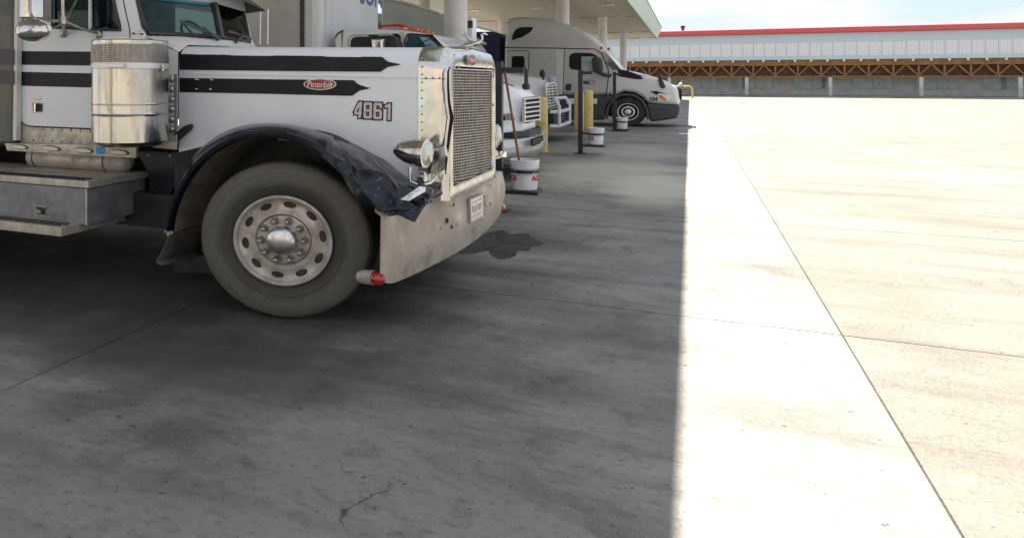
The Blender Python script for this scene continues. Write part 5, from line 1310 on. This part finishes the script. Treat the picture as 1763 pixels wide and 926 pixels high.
panel([(1001,98),(1022,98),(1028,112),(1019,123),(1001,121)], y0-.02, mat('pale_window_reflection_glass', (.22,.36,.34), .05, 0, (.42,.50,.50), .9, coat=1), 'window_reflection_patch', wd, th=.004)  # pale reflection painted as a patch over the dark door glass
panel([(974,146),(982,144),(984,148),(983,156),(976,157),(973,153)], y0-.012, M['darkplastic'], 'door_handle', c4, th=.01)
ma = obj('mirror', MB().prism([PY(u, v, y0-.35) for u, v in ((1018,101),(1022,98),(1031,99),(1034,105),(1035,122),(1030,127),(1020,124))], (.05,.22,0)), M['darkplastic'], c4, bevel=.05, seg=3)
obj('mirror_arm', MB().tube([PY(1024,122,y0-.25), PY(1040,129,y0-.1), PY(1052,131,y0)], [.06,.07,.05], 8), M['darkplastic'], ma, smooth=True)
wsn = MB().grid([[PY(1035,88,y0-.02), PY(1045,92,y0+.6)+Vector((.1,0,0)), PY(1045,92,y0+.6)+Vector((.1,1.2,0))], [PY(1052,120,y0-.02), PY(1072,121,y0+.5)+Vector((.2,0,0)), PY(1072,121,y0+.5)+Vector((.2,1.2,0))]])
panel([(1036,90),(1043,91),(1056,105),(1070,121),(1054,121),(1045,110)], y0-.012, M['glassteal'], 'windscreen', c4, th=.01)
for u, v in ((1034.5,84),(1047,85.5)): obj('roof_lamp', MB().lathe([(.05,0),(.05,.06),(0,.10)], PY(u, v, y0+.05), (.7,-.5,.5), 10), M['red'], c4, smooth=True)
panel([(1130,162),(1135,158),(1150,162),(1158,168),(1150,174),(1142,171)], y0-.004, M['badgew'], 'headlamp', h4, th=.03)
panel([(1133,165),(1138,164),(1145,169),(1148,174),(1142,173)], y0-.008, M['amber'], 'turn_lamp', h4, th=.02)
panel([(1119,158),(1130,157),(1150,163),(1135,161),(1130,164),(1124,160)], y0-.010, M['stripe'], 'lamp_trim', h4, th=.01)
obj('fleet_number', text_mb('104', .20, PY(1116.5,174,y0-.006), (1,0,0), (0,0,1), (0,-1,0), .001, .006), M['mark'], h4)
hm4 = obj('hood_mirror', MB().prism([PY(u, v, y0-.06) for u, v in ((1132,132),(1134,129),(1139,130),(1140,138),(1145,150),(1143,153),(1136,151))], (.03,.14,0)), M['darkplastic'], T4, bevel=.03)
obj('front_grille', MB().box(-.34, -.262, 28.95, 30.15, .95, 1.35), M['void'], T4)
simple_wheel((PY(1081,196,y0).x, y0+.03, .52), T4, -1, .51, sx=1.18, mt=M['badgew'])
simple_wheel((PY(1081,196,y0).x, y0+W4-.03, .52), T4, 1, .51, holes=False)
for yy, sd in ((y0+.03,-1),(y0+W4-.03,1)): simple_wheel((-7.2, yy, .51), T4, sd, name='drive_wheel', holes=False)
obj('arch_trim', MB().tube([PY(u, v, y0-.0) for u, v in ((1044,205),(1047,185),(1056,170),(1072,163),(1092,165),(1106,174),(1113,188),(1116,206))], .05, 8), M['darkbumper'], T4, smooth=True)
obj('door_emblem', MB().tube([PY(1014+10*math.cos(t), 142+3.6*math.sin(t), y0-.004) for t in [2*math.pi*i/24 for i in range(25)]], .012, 4), M['darkbumper'], c4)
obj('door_lettering', MB().prism([PY(u, v, y0-.006) for u, v in ((1004,141),(1014,140),(1015,144.5),(1005,145))], (0,.003,0)), M['darkbumper'], c4)
TR4 = thing('trailer', 'trailer under a dark navy tarpaulin, behind the warm grey sleeper truck', 'trailer', (-14, 29.5, 0))
obj('tarp', MB().prism([Vector((x, 28.35, z)) for x, z in ((-6.62,1.2),(-6.62,3.35),(-6.9,3.52),(-20,3.65),(-20,1.2))], (0,2.4,0)), M['navy'], TR4, bevel=.08)
obj('deck', MB().box(-20,-6.6,28.3,30.8,1.0,1.195), M['chassis'], TR4)
for xx in (-17.5,-18.8): simple_wheel((xx, 28.35, .51), TR4, -1, name='trailer_wheel', holes=False); simple_wheel((xx, 30.75, .51), TR4, 1, name='trailer_wheel', holes=False)
# pump sign box by the first column
sg = obj('pump_sign', MB().box(PY(804,40,17.6).x, PY(815,40,17.6).x, 17.5, 17.9, PY(809,72,17.6).z, PY(809,31,17.6).z), M['white2'], bevel=.02)
tag(sg, 'small white pump sign box beside the nearest white column', 'sign')
obj('sign_panel', MB().box(PY(805,40,17.49).x, PY(814,40,17.49).x, 17.485, 17.497, PY(809,49,17.49).z, PY(809,36,17.49).z), M['sleeper'], sg)
obj('sign_post', MB().box(PY(807,70,17.65).x, PY(811,70,17.65).x, 17.6, 17.8, 0, PY(809,72,17.6).z-.002), M['column'], sg)
# ================================================================ islands: posts, buckets, bollards
def curved(cx, cy, r, z0, a0):
    def f(x, y, z):
        a = a0 + x/r; return Vector((cx + (r+z+.001)*math.cos(a), cy + (r+z+.001)*math.sin(a), z0 + y))
    return f
def bucket(c, label, letters, sc=1.0):
    c = Vector(c); root = thing('bucket', label, 'bucket', c, 'white buckets on the service posts')
    r = .155*sc
    b = obj('pail', MB().lathe([(r*.86,0),(r*.88,.004),(r*.965,.25),(r*.975,.262),(r*1.02,.264),(r*1.03,.285),(r*.99,.287),(r*.99,.300),(r*1.03,.302),(r*1.04,.325),(r*1.0,.327),(r*1.0,.338),(r*1.045,.340),(r*1.05,.362),(r*1.0,.366),(r*.97,.36),(r*.84,.02),(0,.018)], c, (0,0,1), 40, cap=False).lathe([(0,-.0),(r*.86,0)], c, (0,0,1), 40, cap=False), M['bucket'], root, smooth=True, angle=25)
    obj('handle', MB().tube([c+Vector((r*1.04*math.cos(a), r*1.04*math.sin(a)*1.0, .31 - .13*math.sin(max(0,(a+2.6)/2.5*math.pi)))) for a in [-2.6+2.5*i/16 for i in range(17)]], .003, 5), M['nut'], root, smooth=True)
    for (t, a0, z, s, m) in letters:
        obj('print', text_mb(t, s, (0,0,0), (1,0,0), (0,0,1), (0,-1,0), .0004, .004, bend=curved(c.x, c.y, r*.955, c.z+z, a0)), M[m], b)
    return root
def post(px, py, h, label, bx, bz, arm_to, zarm):
    root = thing('service_post', label, 'post', (px, py, 0), 'black posts carrying wash buckets')
    obj('upright', MB().box(px-.05, px+.05, py-.05, py+.05, .012, h), M['post'], root, bevel=.004)
    obj('base_plate', MB().box(px-.13, px+.13, py-.13, py+.13, 0, .012), M['post'], root)
    obj('tool_arm', MB().box(px+.05, arm_to, py-.02, py+.02, zarm-.035, zarm+.035), M['post'], root, bevel=.003)
    obj('shelf', MB().box(px+.05, bx+.19, py-.19, py+.19, bz-.05, bz-.002), M['post'], root, bevel=.004)
    hoop = MB().lathe([(.170,.0),(.176,.0),(.178,.042),(.172,.042)], (bx, py, bz+.205), (0,0,1), 32, cap=False)
    obj('hoop', hoop, M['post'], root, smooth=True, angle=30)
    obj('hoop_arm', MB().box(px+.05, bx-.158, py-.02, py+.02, bz+.212, bz+.25), M['post'], root)
    return root
P1 = PY(858.5, 200, 9.36); bx1_ = PY(903, 300, 9.36).x
bz1 = PY(903, 325, 9.36).z - .0
post(P1.x, 9.36, PY(858,106,9.36).z, 'black square post with bucket shelf, nearest to the dented grille', bx1_, bz1, PY(902,120,9.36).x, PY(880,121.5,9.36).z)
bucket((bx1_, 9.36, bz1), 'white bucket holding a wooden pole, on the post nearest the dented truck', [('ACE', R(-172), .118, .088, 'acered'), ('ACE', R(-46), .118, .088, 'acered')], 1.12)
sq = MB().tube([PY(869,124,9.30), PY(880,190,9.28), PY(893,272,9.26), PY(896,300,9.30)], .016, 8)
sqo = obj('squeegee_pole', sq, M['wood'], smooth=True); tag(sqo, 'brown wooden washing pole standing in the nearest white bucket', 'pole')
obj('brush_head', MB().box(PY(896,300,9.3).x-.04, PY(896,300,9.3).x+.08, 9.27, 9.33, PY(896,300,9.3).z-.08, PY(896,300,9.3).z), M['darkplastic'], sqo)
P2 = PY(999.5, 200, 17.4); bx2 = PY(1026, 235, 17.4).x; bz2 = PY(1026, 248.5, 17.4).z
post(P2.x, 17.4, PY(1000,121.5,17.4).z, 'black square post with bucket shelf in front of the paired yellow bollards', bx2, bz2, PY(1019,125,17.4).x, PY(1010,126,17.4).z)
bucket((bx2, 17.4, bz2), 'white bucket printed ACE on the middle post, right of the yellow bollards', [('ACE', R(-165), .105, .10, 'acered'), ('HARDWARE', R(-68), .05, .035, 'print')][:1], 1.12)
P3 = PY(1058, 180, 25.6); bx3 = PY(1071, 210, 25.6).x; bz3 = PY(1071, 222, 25.6).z
post(P3.x, 25.6, PY(1058,124,25.6).z, 'black square post standing in front of the front wheel of the warm grey truck', bx3, bz3, PY(1068,128,25.6).x, PY(1060,128,25.6).z)
bucket((bx3, 25.6, bz3), 'white bucket in front of the chrome wheel of the warm grey truck', [], 1.12)
def bollard(loc, label, r=.17, h=1.25):
    root = thing('bollard', label, 'bollard', loc, 'yellow bollards on the fuel islands'); c = Vector(loc)
    obj('post', MB().lathe([(r,0),(r,h-.04),(r*.9,h-.01),(r*.6,h+.015),(0,h+.03)], c, (0,0,1), 28), M['yellow'], root, smooth=True, angle=50)
    return root
bollard(tuple(PZ(934.5, 262, 0)), 'faded yellow bollard at the right end of the five-bar grille', .112*1.0, 1.24)
bollard(tuple(PZ(917, 264, 0)-Vector((0,-.5,0))), 'yellow bollard mostly hidden behind the bumper of the white blunt-nosed truck', .13, .9)
q_ = PY(997, 200, 25.4); bollard((q_.x, 25.4, 0), 'left one of the paired yellow bollards behind the middle black post', .155, 1.26)
q_ = PY(1012.5, 200, 25.9); bollard((q_.x, 25.9, 0), 'right one of the paired yellow bollards, partly behind its twin', .165, 1.30)
tag(obj('manhole_cover', MB().lathe([(.32,0),(.32,.008),(.28,.012),(0,.012)], PZ(1189,193.5,0), (0,0,1), 28), M['darkplastic']), 'dark round cover in the concrete at the edge of the sunlit strip', 'cover')
tag(obj('paint_mark', MB().prism([PZ(1168,231,0.004), PZ(1184,231.5,.004), PZ(1184,230,.004), PZ(1170,229.5,.004)], (0,0,.002)), M['white2']), kind='structure')

frame2 = MB().tube([PY(u, v, y0_2) for u, v in ((699,90),(697,72),(701,60),(706,57.5),(744,60.5),(766,84))], .016, 5) if False else MB().tube([PY(u, v, 12.16) for u, v in ((699,88),(697,72),(701,60.5),(706,59),(744,61.5),(765,84))], .016, 5)
obj('windscreen_gasket', frame2, M['stripe'], c2)
obj('wiper', MB().tube([PY(708,82,12.15), PY(730,72,12.15), PY(745,66,12.15)], .012, 4), M['darkplastic'], c2)
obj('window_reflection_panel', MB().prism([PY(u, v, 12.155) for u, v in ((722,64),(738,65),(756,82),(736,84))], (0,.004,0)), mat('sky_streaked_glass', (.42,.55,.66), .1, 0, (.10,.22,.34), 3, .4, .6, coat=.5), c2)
obj('door_gap', MB().tube([PY(u, v, 12.17) for u, v in ((690,88),(687,76),(682,66),(674,60),(606,61),(600,66),(599,90))], .010, 5), M['trailergrey'], c2)
